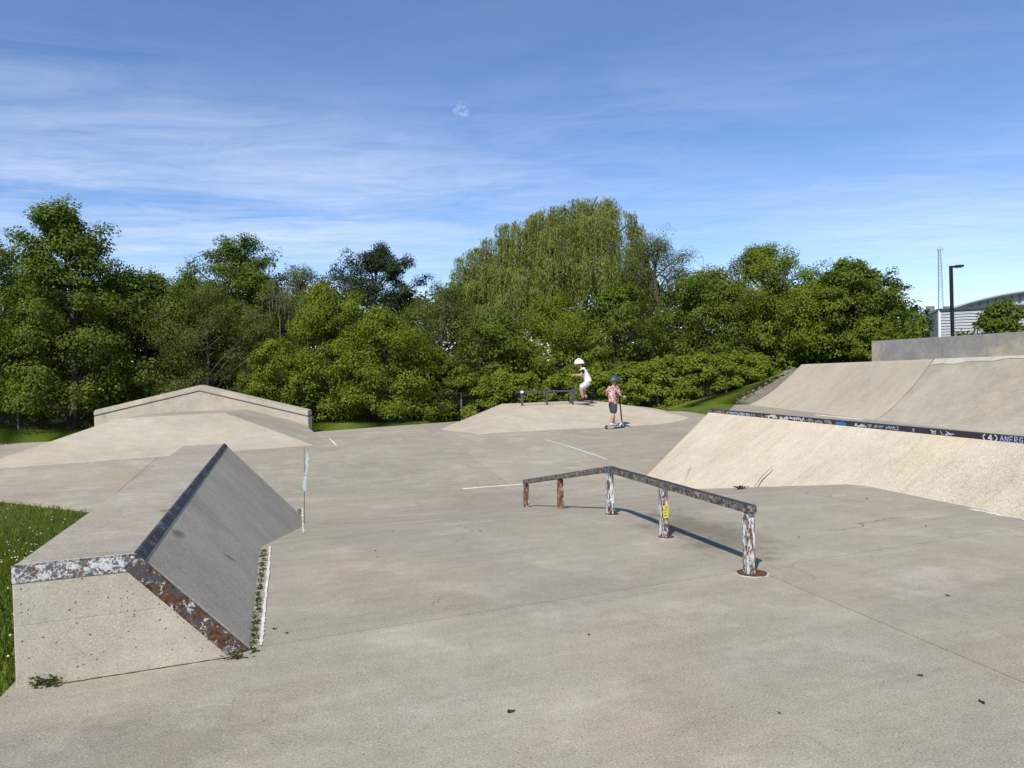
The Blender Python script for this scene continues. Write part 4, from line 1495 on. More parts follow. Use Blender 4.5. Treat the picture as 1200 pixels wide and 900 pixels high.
root = empty('dead_sapling', at_px(328, 30.9), 'bare grey dead stems standing among the olive trees left of centre', 'tree')
twigs(328, 318, 360, 30.9, 12, 3).build('branches', M['greybark'], root)['kind'] = 'stuff'
m = MB(); p = at_px(328, 30.9); m.tube([p, D(328, 372, 30.9)], [.05, .02], 6); m.build('trunk', M['greybark'], root)
root = empty('dead_sapling', at_px(816, 36.2), 'bare thin dead stems poking up above the trees right of the willow', 'tree')
twigs(816, 295, 325, 36.2, 6, 8, 12).build('branches', M['greybark'], root)['kind'] = 'stuff'
m = MB(); p = at_px(816, 36.2); m.tube([p, D(816, 335, 36.2)], [.05, .02], 6); m.build('trunk', M['greybark'], root)

# ---- wire fence in front of the trees
fence = empty('wire_fence', at_px(465, 27.2), 'grey wire fence half hidden in the bushes along the trees', 'fence')
M['galv'] = plain('galvanised_steel', (0.17, 0.175, 0.17), 0.5, metal=0.0)
fpts = [at_px(-40, 28.0), at_px(20, 27.9), at_px(118, 27.8), at_px(205, 27.7), at_px(290, 27.8), at_px(376, 27.8), at_px(465, 26.9), at_px(540, 28.3), at_px(599, 28.75), at_px(680, 29.3), at_px(770, 29.8), at_px(851, 29.75)]
for p in fpts:
    m = MB(); m.tube([p, p + Vector((0, 0, 1.05))], 0.03, 8); m.build('post', M['galv'], fence)
for a, b in zip(fpts[:-1], fpts[1:]):
    m = MB(); m.tube([a + Vector((0, 0, 1.02)), b + Vector((0, 0, 1.02))], 0.016, 6); m.build('top_rail', M['galv'], fence)
m = MB()
for a, b in zip(fpts[:-1], fpts[1:]):
    L = (b - a).length
    n = int(L / 0.16)
    for k in range(-7, n):
        for s in (0, 1):
            t0, t1 = k / n, (k + 7.2) / n
            z0_, z1_ = 0.05, 1.0
            if t0 < 0: z0_ += (0 - t0) / (t1 - t0) * 0.95; t0 = 0
            if t1 > 1: z1_ -= (t1 - 1) / ((k + 7.2) / n - k / n) * 0.95; t1 = 1
            if t1 <= t0: continue
            if s: t0, t1 = 1 - t0, 1 - t1
            p, q = a.lerp(b, t0) + Vector((0, 0, z0_)), a.lerp(b, t1) + Vector((0, 0, z1_))
            w = Vector((0.0022, 0, 0))
            m.add([p - w, p + w, q + w, q - w], [(0, 1, 2, 3)])
m.build('wire_mesh', M['galv'], fence)['kind'] = 'stuff'

# ------------------------------------------------------------------ grass blades, clover, weeds
def blades(name, X, Y, h, w, seed, mat='grass', zf=None):
    rng = np.random.default_rng(seed)
    n = len(X)
    Z = (ground(X, Y) if zf is None else zf) - 0.05
    az = rng.uniform(0, 2 * math.pi, n); lean = rng.uniform(.1, .7, n)
    H = h * rng.uniform(.55, 1.25, n)
    B = np.stack([X, Y, Z], 1)
    d = np.stack([np.cos(az), np.sin(az), np.zeros(n)], 1)
    s = np.stack([-np.sin(az), np.cos(az), np.zeros(n)], 1) * (w * rng.uniform(.7, 1.3, n))[:, None] * .5
    m_ = B + d * (lean * H * .25)[:, None] + np.array([0, 0, 1]) * (H * .6)[:, None]
    t = B + d * (lean * H * .9)[:, None] + np.array([0, 0, 1]) * H[:, None]
    V = np.stack([B - s, B + s, m_ + s * .8, t, m_ - s * .8], 1).reshape(-1, 3)
    Fq = np.arange(n * 5).reshape(-1, 5)
    return V, Fq, rng.random(n)


rng = np.random.default_rng(21)
n = 200000
X = rng.uniform(-13, -1.8, n); Y = rng.uniform(1.5, 13, n)
# left of the slab edge / ledge side and in front of the far edge of the lawn
Lp = (X - P0.x) * 0.966 / 0.987 - (Y - P0.y) * (-0.26) / 0.987
pp = ((X - P0.x) * VA.y - (Y - P0.y) * VA.x) / (VB.x * VA.y - VB.y * VA.x)
qq = ((Y - P0.y) * VB.x - (X - P0.x) * VB.y) / (VB.x * VA.y - VB.y * VA.x)
e = lg1 - lg0
ahead = (e.x * (Y - lg0.y) - e.y * (X - lg0.x)) > 0.02      # near side of the far edge
lim = np.where(qq < 0, -4.60, -4.62 - qq * 0.048)
ok = (pp < lim + rng.normal(size=n) * 0.012) & ahead & (rng.random(n) < np.clip(1.5 - np.hypot(X, Y) / 12, .25, 1))
cols = 600 + 900 * X / np.maximum(Y, .5)
ok &= cols > -420
V, Fq, tint = blades('lawn', X[ok], Y[ok], 0.060, 0.007, 3)
lawn = np_mesh('lawn_grass', V, Fq, LM['grass'], None, tint, nper=5)
props(lawn, 'short green lawn with white clover beside the concrete ledge', 'grass', kind='stuff')
# clover heads and leaves
k = rng.choice(np.where(ok)[0], 650)
M['clover'] = plain('clover_white', (0.68, 0.66, 0.58), 0.9, vary=0.2, scale=80)
m = MB()
for i in k:
    z = gz(X[i], Y[i]) + 0.015 + rng.random() * 0.025; r = rng.uniform(.006, .011)
    c = Vector((X[i], Y[i], z))
    m.add([c + Vector((r, 0, 0)), c + Vector((0, r, 0)), c + Vector((-r, 0, 0)), c + Vector((0, -r, 0)), c + Vector((0, 0, r)), c + Vector((0, 0, -r))],
          [(0, 1, 4), (1, 2, 4), (2, 3, 4), (3, 0, 4), (1, 0, 5), (2, 1, 5), (3, 2, 5), (0, 3, 5)])
cl_ = m.build('clover_flowers', M['clover'])
props(cl_, 'tiny white clover heads scattered through the left lawn', 'flowers', kind='stuff')
k = rng.choice(np.where(ok)[0], 9000)
Pc = np.stack([X[k], Y[k], ground(X[k], Y[k]) - 0.012 + rng.random(len(k)) * 0.02], 1)
Nn = unit(rng.normal(size=(len(k), 3)) * .35 + np.array([0, 0, 1.0]))
V, Fq = leaf_quads(Pc, Nn, rng.normal(size=(len(k), 3)), rng.uniform(.014, .026, len(k)), rng.uniform(.012, .02, len(k)), rng)
o = np_mesh('clover_leaves', V, Fq, LM['weed'], None, rng.random(len(k)))
props(o, 'low clover leaves mixed into the left lawn', 'clover', kind='stuff')

# far grass strips
def strip_grass(name, label, quad, n, h, w, seed):
    r = np.random.default_rng(seed)
    a, b, c, d = [np.array(q[:2]) for q in quad]
    s, t = r.random(n)[:, None], r.random(n)[:, None]
    p = (a * (1 - s) + b * s) * (1 - t) + (d * (1 - s) + c * s) * t
    V, Fq, tint = blades(name, p[:, 0], p[:, 1], h, w, seed)
    o = np_mesh(name, V, Fq, LM['grass'], None, tint, nper=5)
    return props(o, label, 'grass', kind='stuff')


strip_grass('grass_strip', 'mown grass strip below the bright bushes past the floor', [GG(361, 507), GG(530, 493), at_px(540, 29.5), at_px(361, 27.5)], 12000, .10, .016, 31)
strip_grass('grass_patch', 'mown grass under the tall left tree', [GG(-60, 530), GG(75, 514), at_px(110, 29), at_px(-80, 29)], 9000, .10, .016, 32)
strip_grass('grass_slope', 'mown grass slope rising beside the curved bank', [GG(770, 480), GG(868, 474), GG(925, 437), GG(800, 474)], 18000, .10, .016, 33)

# weeds in the gap at the foot of the ledge
def weed_patch(name, label, pts, seed, size, rad, total, parent=None, cat='weeds'):
    r = np.random.default_rng(seed)
    C = np.array([p[:] for p in pts])
    V, Fq, tint = clump_leaves(C, np.full(len(C), rad), np.tile([0, 0, 1.0], (len(C), 1)), total, size, 0.6, r)
    o = np_mesh(name, V, Fq, LM['weed'], parent, tint)
    if not parent: props(o, label, cat, kind='stuff')
    return o


wp = gpath([(297, 764), (303, 700), (310, 645)], 30)
weed_patch('gap_weeds', 'green weeds growing in the joint along the ledge foot', [p + Vector((random.Random(i).uniform(-.012, .012), 0, 0)) for i, p in enumerate(wp) if i % 7 not in (2, 5)], 41, 0.018, 0.024, 1900)
wp = gpath([(352, 598), (351, 612)], 8)
weed_patch('gap_weeds', 'few small weeds at the far foot of the ledge', wp, 42, 0.03, 0.035, 260)


def weed_plant(label, base, seed, n, size, rad):
    r = np.random.default_rng(seed)
    root = empty('weed', base, label, 'weed')
    P = np.tile(np.array(base[:]), (n, 1)) + r.normal(size=(n, 3)) * np.array([rad, rad * .5, 0.004]) * .6
    P[:, 2] = base[2] + r.random(n) * rad * .7
    az = r.uniform(0, 2 * math.pi, n)
    d = np.stack([np.cos(az), np.sin(az), r.uniform(-.1, .5, n)], 1)
    V, Fq = leaf_quads(P, unit(r.normal(size=(n, 3)) * .4 + np.array([0, 0, 1.])), d, r.uniform(.6, 1.2, n) * size, r.uniform(.5, .8, n) * size, r)
    np_mesh('leaves', V, Fq, LM['weed'], root, r.random(n))
    m = MB()
    for k in range(8):
        b = Vector(base); m.tube([b - Vector((0, 0, .01)), Vector(P[k])], [.003, .002], 4, False)
    m.build('stems', M['bark'], root)['kind'] = 'stuff'


weed_plant('small leafy weed at the front left corner of the ledge', GG(56, 804), 51, 60, 0.030, 0.06)
weed_plant('low weed by the front right foot of the ledge', GG(275, 772), 52, 50, 0.022, 0.05)
weed_plant('small weed at the foot of the pale banked slope', GG(868, 573.5), 53, 70, 0.045, 0.06)

# loose stones beside the curved bank
rs = random.Random(77)
m = MB()
for k in range(120):
    t = rs.random() ** 0.8
    c = GG(872 + 63 * t - rs.uniform(0, 15) * (1 - 0.5 * t), 472.5 - 39 * t - rs.uniform(0, 3)); c.z -= 0.01
    r = rs.uniform(.03, .085)
    bm = bmesh.new(); bmesh.ops.create_icosphere(bm, subdivisions=1, radius=r)
    sc = Vector((rs.uniform(.7, 1.4), rs.uniform(.7, 1.4), rs.uniform(.5, .9)))
    vs = [c + Vector((v.co.x * sc.x, v.co.y * sc.y, v.co.z * sc.z)) * rs.uniform(.8, 1.2) for v in bm.verts]
    m.add(vs, [tuple(v.index for v in f.verts) for f in bm.faces]); bm.free()
M['stone'] = plain('loose_stone', (0.22, 0.20, 0.17), 0.95, vary=0.5, scale=4)
o = m.build('loose_stones', M['stone'])
props(o, 'loose grey stones along the left side of the curved bank', 'stones', kind='stuff')
M['dirt'] = concrete('dry_dirt', (0.22, 0.19, 0.14), blot=0.5, grain=0.9, agg=0.5, aggs=30)
dp = [GG(882, 473.5), GG(940, 436), GG(922, 434), GG(862, 471)]
surface_patch('dirt_strip', [(p.x, p.y) for p in dp], M['dirt'], None, 0.004, 0.3, 0, 0.05)['kind'] = 'structure'

# ------------------------------------------------------------------ far things at the right: buildings, mast, lamp post
def ribbed(name, a, b, z0f, z1f, mat, parent, pitch=0.7, depth=0.09, vertical=False, n=None):
    """sheet-metal wall between plan points a and b with real ribs"""
    a, b = Vector(a), Vector(b)
    d = (b - a); L = d.length; d.normalize()
    nrm = Vector((d.y, -d.x, 0))
    vs, fs = [], []
    if not vertical:
        zlo, zhi = z0f, z1f
        prof = []
        z = zlo
        while z < zhi - 1e-6:
            prof += [(z, 0.0), (z + pitch * .52, 0.0), (z + pitch * .60, depth), (z + pitch * .92, depth)]
            z += pitch
        prof = [(min(q[0], zhi), q[1]) for q in prof] + [(zhi, 0)]
        for zz, o in prof:
            for p in (a, b):
                q = p + nrm * -o; vs.append(Vector((q.x, q.y, zz)))
        for i in range(len(prof) - 1):
            fs.append((2 * i, 2 * i + 1, 2 * i + 3, 2 * i + 2))
    else:
        k = int(L / pitch)
        for i in range(k):
            for s, o in ((0.0, 0), (0.55, 0), (0.65, depth), (0.9, depth)):
                t = (i + s) * pitch
                q = a + d * t - nrm * o
                vs += [Vector((q.x, q.y, z0f)), Vector((q.x, q.y, z1f(t / L)))]
        for i in range(len(vs) // 2 - 1):
            fs.append((2 * i, 2 * i + 2, 2 * i + 3, 2 * i + 1))
    return mk(name, vs, fs, mat, parent)


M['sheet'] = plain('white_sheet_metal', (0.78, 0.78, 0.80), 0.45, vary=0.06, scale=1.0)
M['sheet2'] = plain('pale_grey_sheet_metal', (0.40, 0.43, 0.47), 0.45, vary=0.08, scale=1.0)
M['trim'] = plain('dark_trim', (0.05, 0.055, 0.065), 0.5)
YB = 78.0
c_l, c_c, c_r = D(1066, 390, YB + 26), D(1101, 390, YB), D(1290, 390, YB - 6)
zt_c = D(1101, 364.5, YB).z; zt_l = D(1066, 371.5, YB + 26).z
bl = empty('striped_building', (c_c.x, c_c.y, 0.8), 'white metal building with horizontal ribs behind the lamp post', 'building')
M['rib'] = plain('dark_wall_band', (0.085, 0.095, 0.12), 0.5)  # dark bands run across the sheet at every rib pitch


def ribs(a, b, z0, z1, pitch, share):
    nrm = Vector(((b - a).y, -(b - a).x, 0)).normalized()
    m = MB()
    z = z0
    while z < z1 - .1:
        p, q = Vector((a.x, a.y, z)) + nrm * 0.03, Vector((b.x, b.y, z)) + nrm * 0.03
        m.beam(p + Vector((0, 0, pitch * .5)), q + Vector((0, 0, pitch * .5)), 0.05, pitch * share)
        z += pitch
    m.build('wall_bands', M['rib'], bl)['kind'] = 'stuff'


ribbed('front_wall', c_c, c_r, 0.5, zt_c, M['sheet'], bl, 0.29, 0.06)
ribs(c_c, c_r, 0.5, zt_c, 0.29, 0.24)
ribbed('side_wall', c_l, c_c, 0.5, zt_c, M['sheet2'], bl, 0.29, 0.06)  # shade on this side put into greyer sheet and wider dark bands
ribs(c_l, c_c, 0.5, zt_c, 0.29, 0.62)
m = MB(); m.beam(Vector((c_c.x, c_c.y, .5)), Vector((c_c.x, c_c.y, zt_c + .1)), 0.2, 0.2); m.build('corner_trim', M['sheet'], bl)
m = MB(); m.beam(Vector((c_c.x, c_c.y, zt_c + .12)), Vector((c_r.x, c_r.y, zt_c + .12)), 0.4, 0.22); m.beam(Vector((c_l.x, c_l.y, zt_c + .12)), Vector((c_c.x, c_c.y, zt_c + .12)), 0.4, 0.22)
m.build('eave_trim', M['trim'], bl)
mk('roof', [Vector((p.x, p.y, zt_c + .02)) for p in (c_l, c_c, c_r)] + [Vector((c_r.x + 8, c_r.y + 35, zt_c + .02))], [(0, 1, 2, 3)], M['sheet2'], bl)
for u in (1090, 1111):
    p = D(u, 366, YB + 14); m = MB(); m.tube([Vector((p.x, p.y, zt_c - .2)), Vector((p.x, p.y, D(u, 359, YB + 14).z))], 0.5, 8)
    m.build('roof_vent', M['galv'], bl)
m = MB(); p = D(1090, 385, YB - 0.0); q = D(1089, 385, YB + 8)
m.beam(Vector((q.x + .2, q.y - .8, 1)), Vector((q.x + .2, q.y - .8, D(1090, 379, YB + 8).z)), 1.6, 0.4)
m.build('door', M['trim'], bl)

YC = 120.0
al, ar = D(1112, 366, YC), D(1420, 366, YC - 6)
L = (ar - al).length
zc = [D(1112, 364.5, YC).z, D(1160, 351.5, YC).z, D(1215, 345.5, YC).z]


def arch(t):
    u = 1112 + t * 308
    return float(np.interp(u, [1112, 1130, 1150, 1175, 1200, 1230, 1290, 1420], [D(1112, v, YC).z for v in (365.0, 359.5, 355.0, 350.5, 347.5, 345.5, 344.5, 350)]))


hall = empty('arched_hall', (al.x, al.y, 0.8), 'grey metal hall with a low arched roof at the right edge', 'building')
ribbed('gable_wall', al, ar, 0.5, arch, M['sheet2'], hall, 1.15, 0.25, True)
N = 30
vs = []
for i in range(N + 1):
    p = al.lerp(ar, i / N); z = arch(i / N)
    vs += [Vector((p.x, p.y - .7, z + .12)), Vector((p.x, p.y - .7, z + .5)), Vector((p.x + 12, p.y + 40, z + .5))]
fs = []
for i in range(N):
    fs += [(3 * i, 3 * i + 3, 3 * i + 4, 3 * i + 1), (3 * i + 1, 3 * i + 4, 3 * i + 5, 3 * i + 2)]
mk('roof', vs, fs, M['sheet2'], hall)
m = MB()
for i in range(N):
    p, q = al.lerp(ar, i / N), al.lerp(ar, (i + 1) / N)
    m.beam(Vector((p.x, p.y - .75, arch(i / N) + .1)), Vector((q.x, q.y - .75, arch((i + 1) / N) + .1)), .3, .35)
m.build('roof_edge', M['trim'], hall)

# lattice mast
YM = 170.0
mb = D(1104, 372, YM); mt_ = D(1101.5, 293, YM)
mast = empty('lattice_mast', (mb.x, mb.y, 0.8), 'thin lattice radio mast left of the lamp post', 'mast')
M['mast'] = plain('mast_steel', (0.20, 0.21, 0.23), 0.5)
lg = []
for k in range(3):
    a = k * 2.094 + 2.6
    b0 = Vector((mb.x + math.cos(a) * .95 + .2, mb.y + math.sin(a) * .95, 0.8)); t0 = Vector((mt_.x + math.cos(a) * .30, mt_.y + math.sin(a) * .30, mt_.z))
    lg.append((b0, t0))
    m = MB(); m.tube([b0, t0], 0.06 if k else 0.10, 6); m.build('mast_leg', M['mast'], mast)
m = MB()
nb = 34
for i in range(nb):
    for k in range(3):
        p = lg[k][0].lerp(lg[k][1], i / nb); q = lg[(k + 1) % 3][0].lerp(lg[(k + 1) % 3][1], (i + 1) / nb)
        m.tube([p, q], 0.028, 4, False)
m.build('lattice', M['mast'], mast)['kind'] = 'stuff'
m = MB(); m.tube([mt_, mt_ + Vector((0, 0, 1.0))], .05, 6); m.build('antenna', M['mast'], mast)
m = MB(); m.tube([mt_ + Vector((-.6, 0, -.3)), mt_ + Vector((-.6, 0, .5))], .05, 6); m.tube([mt_ + Vector((-.6, 0, .1)), mt_ + Vector((.6, 0, .1))], .04, 6); m.tube([mt_ + Vector((.6, 0, -.3)), mt_ + Vector((.6, 0, .6))], .05, 6)
m.build('antenna_bracket', M['mast'], mast)

# lamp post
YL = 36.0
lb = D(1117, 400, YL); lt = D(1114.3, 311.5, YL)
M['lampblack'] = plain('black_lamp_paint', (0.012, 0.012, 0.013), 0.45)
lamp = empty('lamp_post', (lb.x, lb.y, 1.3), 'tall black square lamp post with one flat lamp head', 'lamp post')
m = MB(); m.beam(Vector((lb.x, lb.y, 1.2)), lt, 0.125, 0.125); m.build('pole', M['lampblack'], lamp, bevel=0.01)
m = MB(); a = lt + Vector((0.05, 0, -.05)); m.beam(a, a + Vector((.16, 0, .0)), .07, .07); m.build('arm', M['lampblack'], lamp)
m = MB(); m.beam(a + Vector((.12, 0, .02)), a + Vector((.50, -.03, .035)), 0.26, 0.10, taper=0.92); hd_ = m.build('lamp_head', M['lampblack'], lamp, bevel=0.015)
M['lens'] = plain('lamp_lens', (0.35, 0.35, 0.33), 0.3)
m = MB(); m.beam(a + Vector((.17, 0, -.05)), a + Vector((.48, -.02, -.038)), 0.22, 0.012); m.build('lens', M['lens'], hd_)

# ------------------------------------------------------------------ small litter on the near floor
M['leafdead'] = plain('dead_leaf', (0.028, 0.024, 0.022), 0.9)
rl = random.Random(8)
LIT = [(598, 835, .035), (690, 745, .02), (1150, 824, .028), (1110, 699, .03), (936, 630, .022), (461, 623, .018), (563, 623, .02), (440, 646, .016), (442, 653, .016), (336, 743, .018), (322, 738, .018), (1078, 793, .02), (1016, 585, .03), (1085, 617, .022), (913, 837, .012), (305, 876, .016), (757, 862, .012), (640, 836, .014), (540, 660, .018), (1172, 608, .03), (1186, 613, .03)]
LLAB = {(598, 835): 'largest dark dead leaf, at the bottom centre of the floor', (1150, 824): 'dark dead leaf nearest the bottom right corner', (1110, 699): 'dark dead leaf right of the long joint, by the right edge', (936, 630): 'dead leaf just right of the near rail post', (690, 745): 'thin dead leaf in the middle of the near slab'}
for (u, v, r) in LIT[:15]:
    r *= 0.75
    p = GG(u, v); a = rl.uniform(0, 3.1)
    vs = [Vector((p.x, p.y, p.z + .006))]
    n = 7
    for k in range(n):
        t = 2 * math.pi * k / n; rr = r * rl.uniform(.5, 1.1)
        x, y = rr * math.cos(t), rr * .5 * math.sin(t)
        vs.append(Vector((p.x + x * math.cos(a) - y * math.sin(a), p.y + x * math.sin(a) + y * math.cos(a), p.z + rl.uniform(.002, .012))))
    vs += [v_ - Vector((0, 0, .002)) for v_ in vs]
    m_ = n + 1
    fs = [(0, 1 + k, 1 + (k + 1) % n) for k in range(n)] + [(m_, m_ + 1 + (k + 1) % n, m_ + 1 + k) for k in range(n)] + [(1 + k, m_ + 1 + k, m_ + 1 + (k + 1) % n, 1 + (k + 1) % n) for k in range(n)]
    props(mk('dead_leaf', vs, fs, M['leafdead']), LLAB.get((u, v), 'tiny dark dead leaf lying on the concrete floor'), 'leaf', 'dead leaves on the near floor')

# ------------------------------------------------------------------ the two children and their scooters
def skinmat(name, col, rough=0.55):
    return plain(name, col, rough, vary=0.06, scale=30)


M['skin'] = skinmat('skin', (0.50, 0.29, 0.20))
M['helm_w'] = plain('white_helmet', (0.80, 0.80, 0.80), 0.35, vary=0.03)
M['helm_g'] = plain('slate_helmet', (0.055, 0.07, 0.085), 0.35, vary=0.05)
M['tee_w'] = plain('white_tee', (0.74, 0.74, 0.73), 0.9, vary=0.08)
M['sleeve'] = plain('black_cloth', (0.012, 0.012, 0.014), 0.9)
M['short_w'] = plain('pale_grey_shorts', (0.55, 0.56, 0.56), 0.9, vary=0.25, scale=18)
M['short_n'] = plain('slate_shorts', (0.045, 0.055, 0.078), 0.9, vary=0.2, scale=20)
M['shoe_k'] = plain('black_shoe', (0.014, 0.014, 0.017), 0.7)
M['shoe_w'] = plain('white_shoe', (0.60, 0.60, 0.60), 0.7, vary=0.2, scale=40)
M['hairb'] = plain('brown_hair', (0.05, 0.03, 0.018), 0.7)
M['eye'] = plain('eye', (0.02, 0.015, 0.012), 0.3)
M['lip'] = plain('lip', (0.36, 0.14, 0.11), 0.5)


def camo_mat():
    t = NT('patterned_pink_shirt')
    tc = t.n.new('ShaderNodeTexCoord')
    v = tc.outputs['Object']
    a = t.noise(17, 2, 0.5, v=v); b = t.noise(21, 2, 0.5, v=t.vec((1, 1, 1), loc=(4, 2, 7), src=v)); c = t.noise(30, 2, 0.5, v=t.vec((1, 1, 1), loc=(1, 8, 3), src=v))
    col = t.mix(t.band(a, 0.48, 0.52), (0.62, 0.40, 0.38), (0.50, 0.10, 0.10))
    col = t.mix(t.band(b, 0.54, 0.58), col, (0.09, 0.07, 0.10))
    col = t.mix(t.band(c, 0.58, 0.61), col, (0.70, 0.62, 0.58))
    return t.finish(col, 0.9)


M['camo'] = camo_mat()


def skin_obj(name, verts, edges, radii, mat, parent, sub=2, root_i=0):
    me = bpy.data.meshes.new(name)
    me.from_pydata([tuple(v) for v in verts], edges, [])
    o = bpy.data.objects.new(name, me)
    COL.objects.link(o)
    o.parent = parent
    sk = o.modifiers.new('skin', 'SKIN')
    sk.use_smooth_shade = True
    if not me.skin_vertices:
        me.skin_vertices.new()
    for i, r in enumerate(radii):
        d = me.skin_vertices[0].data[i]
        d.radius = r if isinstance(r, (tuple, list)) else (r, r)
        d.use_root = (i == root_i)
    sb = o.modifiers.new('sub', 'SUBSURF'); sb.levels = sb.render_levels = sub
    me.materials.append(mat)
    return o


class G_:
    def __init__(s): s.v, s.e, s.r = [], [], []
    def p(s, co, r, prev=None):
        s.v.append(Vector(co)); s.r.append(r)
        if prev is not None: s.e.append((prev, len(s.v) - 1))
        return len(s.v) - 1
    def chain(s, pts, prev):
        for co, r in pts: prev = s.p(co, r, prev)
        return prev


def hand(g, wrist_i, w, fdir, palm_n, curl, side):
    """palm and five bent fingers closing round a grip"""
    f = Vector(fdir).normalized(); n = Vector(palm_n).normalized(); s = f.cross(n).normalized() * side
    k = g.p(Vector(w) + f * 0.045, (0.030, 0.016), wrist_i)
    base = Vector(w) + f * 0.075
    for j, (o, ln) in enumerate(((-0.027, .058), (-0.009, .068), (0.009, .064), (0.027, .050))):
        a = base + s * o
        i = g.p(a, 0.0085, k)
        d1 = (f + n * 0.5 * curl).normalized(); d2 = (f * 0.1 + n * curl).normalized(); d3 = (-f * .6 + n * curl * .8).normalized()
        q = a + d1 * ln * .42; i = g.p(q, .008, i); q = q + d2 * ln * .36; i = g.p(q, .0075, i); q = q + d3 * ln * .3; g.p(q, .0065, i)
    a = Vector(w) + f * 0.03 - s * 0.032
    i = g.p(a, .010, k); q = a + (f * .6 - s * .5 + n * .5).normalized() * .03; i = g.p(q, .009, i); g.p(q + (f * .5 + n * .8).normalized() * .025, .0075, i)


def child(label, loc, yaw, J, scale, mats, look=0.0, tilt=0.0):
    """J: joint positions in the child's own frame (x forward, y left, z up)"""
    root = empty('person', loc, label, 'person')
    root.rotation_euler = (0, 0, yaw)
    root.scale = (scale,) * 3
    J = {k: Vector(v) for k, v in J.items()}
    g = G_()
    pel = g.p(J['pelvis'], (0.075, 0.065))
    w = g.p(J['waist'], (0.070, 0.060), pel)
    ch = g.p(J['chest'], (0.080, 0.068), w)
    ns = g.p(J['neck'], (0.055, 0.05), ch)
    up = (J['head'] - J['neck']).normalized()
    nb_ = g.p(J['neck'] + up * 0.055, 0.040, ns)
    jaw = g.p(J['head'] - up * 0.065, (0.062, 0.070), nb_)
    hc = g.p(J['head'], (0.076, 0.092), jaw)
    ht = g.p(J['head'] + up * 0.075, (0.062, 0.074), hc)
    fw = Vector((math.cos(look), math.sin(look), 0)); fw = (fw - up * fw.dot(up)).normalized()
    sd_ = up.cross(fw).normalized()
    # nose, ears
    g.p(J['head'] + fw * 0.098 - up * 0.018, 0.012, hc)
    for sg in (1, -1):
        g.p(J['head'] + sd_ * sg * 0.082 - up * .012, (0.010, 0.018), hc)
    for s, sg in (('l', 1), ('r', -1)):
        sh = g.p(J['sh_' + s], 0.046, ch)
        el = g.p(J['el_' + s], 0.034, sh)
        ma = g.p(J['el_' + s].lerp(J['wr_' + s], .45), 0.030, el)
        wr = g.p(J['wr_' + s], 0.021, ma)
        fd = (J['wr_' + s] - J['el_' + s]).normalized()
        hand(g, wr, J['wr_' + s], (fd + Vector((.3, 0, 0))).normalized(), (0.2, 0, -1), 1.0, sg)
        hp_i = g.p(J['hip_' + s], 0.074, pel)
        th_ = g.p(J['hip_' + s].lerp(J['kn_' + s], .5), 0.070, hp_i)
        kn = g.p(J['kn_' + s], 0.056, th_)
        d = (J['an_' + s] - J['kn_' + s])
        back = Vector((-1, 0, 0)); back = (back - d.normalized() * back.dot(d.normalized())).normalized()
        cf = g.p(J['kn_' + s] + d * .32 + back * .012, 0.058, kn)
        an = g.p(J['an_' + s], 0.036, cf)
        td = J['toe_' + s] - J['an_' + s]
        g.p(J['toe_' + s], (0.034, 0.022), an)
    body = skin_obj('body', g.v, g.e, g.r, mats['skin'], root)
    # shirt
    g = G_()
    ax_ = (J['waist'] - J['pelvis']).normalized()
    a = g.p(J['pelvis'] - ax_ * 0.05, (0.142, 0.132))
    a = g.p(J['pelvis'] + ax_ * 0.02, (0.140, 0.128), a)
    b = g.p(J['waist'], (0.132, 0.120), a)
    c = g.p(J['chest'], (0.134, 0.122), b)
    k_ = g.p(J['chest'].lerp(J['neck'], .60), (0.105, 0.095), c)
    g.p(J['chest'].lerp(J['neck'], .95), (0.070, 0.064), k_)
    for s in 'lr':
        i = g.p(J['sh_' + s], 0.076, c)
        if not mats.get('sleeve'):
            i = g.p(J['sh_' + s].lerp(J['el_' + s], .45), 0.070, i); g.p(J['sh_' + s].lerp(J['el_' + s], .80), 0.068, i)
    skin_obj('shirt', g.v, g.e, g.r, mats['shirt'], root)
    if mats.get('sleeve'):
        for s in 'lr':
            g = G_()
            i = g.p(J['sh_' + s].lerp(J['el_' + s], -.05), 0.070); i = g.p(J['sh_' + s].lerp(J['el_' + s], .35), 0.064, i); g.p(J['sh_' + s].lerp(J['el_' + s], .62), 0.056, i)
            skin_obj('sleeve', g.v, g.e, g.r, mats['sleeve'], root)
    # shorts: seat and two legs to just above the knee
    g = G_()
    a = g.p(J['pelvis'] + (J['waist'] - J['pelvis']) * 0.3, (0.122, 0.112))
    b = g.p(J['pelvis'] - Vector((0, 0, .02)), (0.126, 0.116), a)
    for s in 'lr':
        i = g.p(J['hip_' + s], 0.108, b); i = g.p(J['hip_' + s].lerp(J['kn_' + s], .5), 0.100, i); i = g.p(J['hip_' + s].lerp(J['kn_' + s], .86), 0.094, i); g.p(J['hip_' + s].lerp(J['kn_' + s], .97), 0.090, i)
    skin_obj('shorts', g.v, g.e, g.r, mats['shorts'], root)
    # shoes and socks
    for s in 'lr':
        an, toe = J['an_' + s], J['toe_' + s]
        f = (toe - an); f.z = 0; f.normalize()
        g = G_()
        i = g.p(an + Vector((0, 0, .03)), 0.040); h = g.p(an + Vector((0, 0, -.03)), 0.042, i)
        g.p(an - f * .045 + Vector((0, 0, -.045)), (0.036, 0.034), h)
        i = g.p(an.lerp(toe, .55) + Vector((0, 0, -.005)), (0.044, 0.034), h); g.p(toe + f * .03, (0.042, 0.026), i)
        skin_obj('shoe', g.v, g.e, g.r, mats['shoe'], root)
    # hair below the helmet, helmet with brim, straps, face
    hd = J['head']
    Rot = Matrix((fw, sd_, up)).transposed()

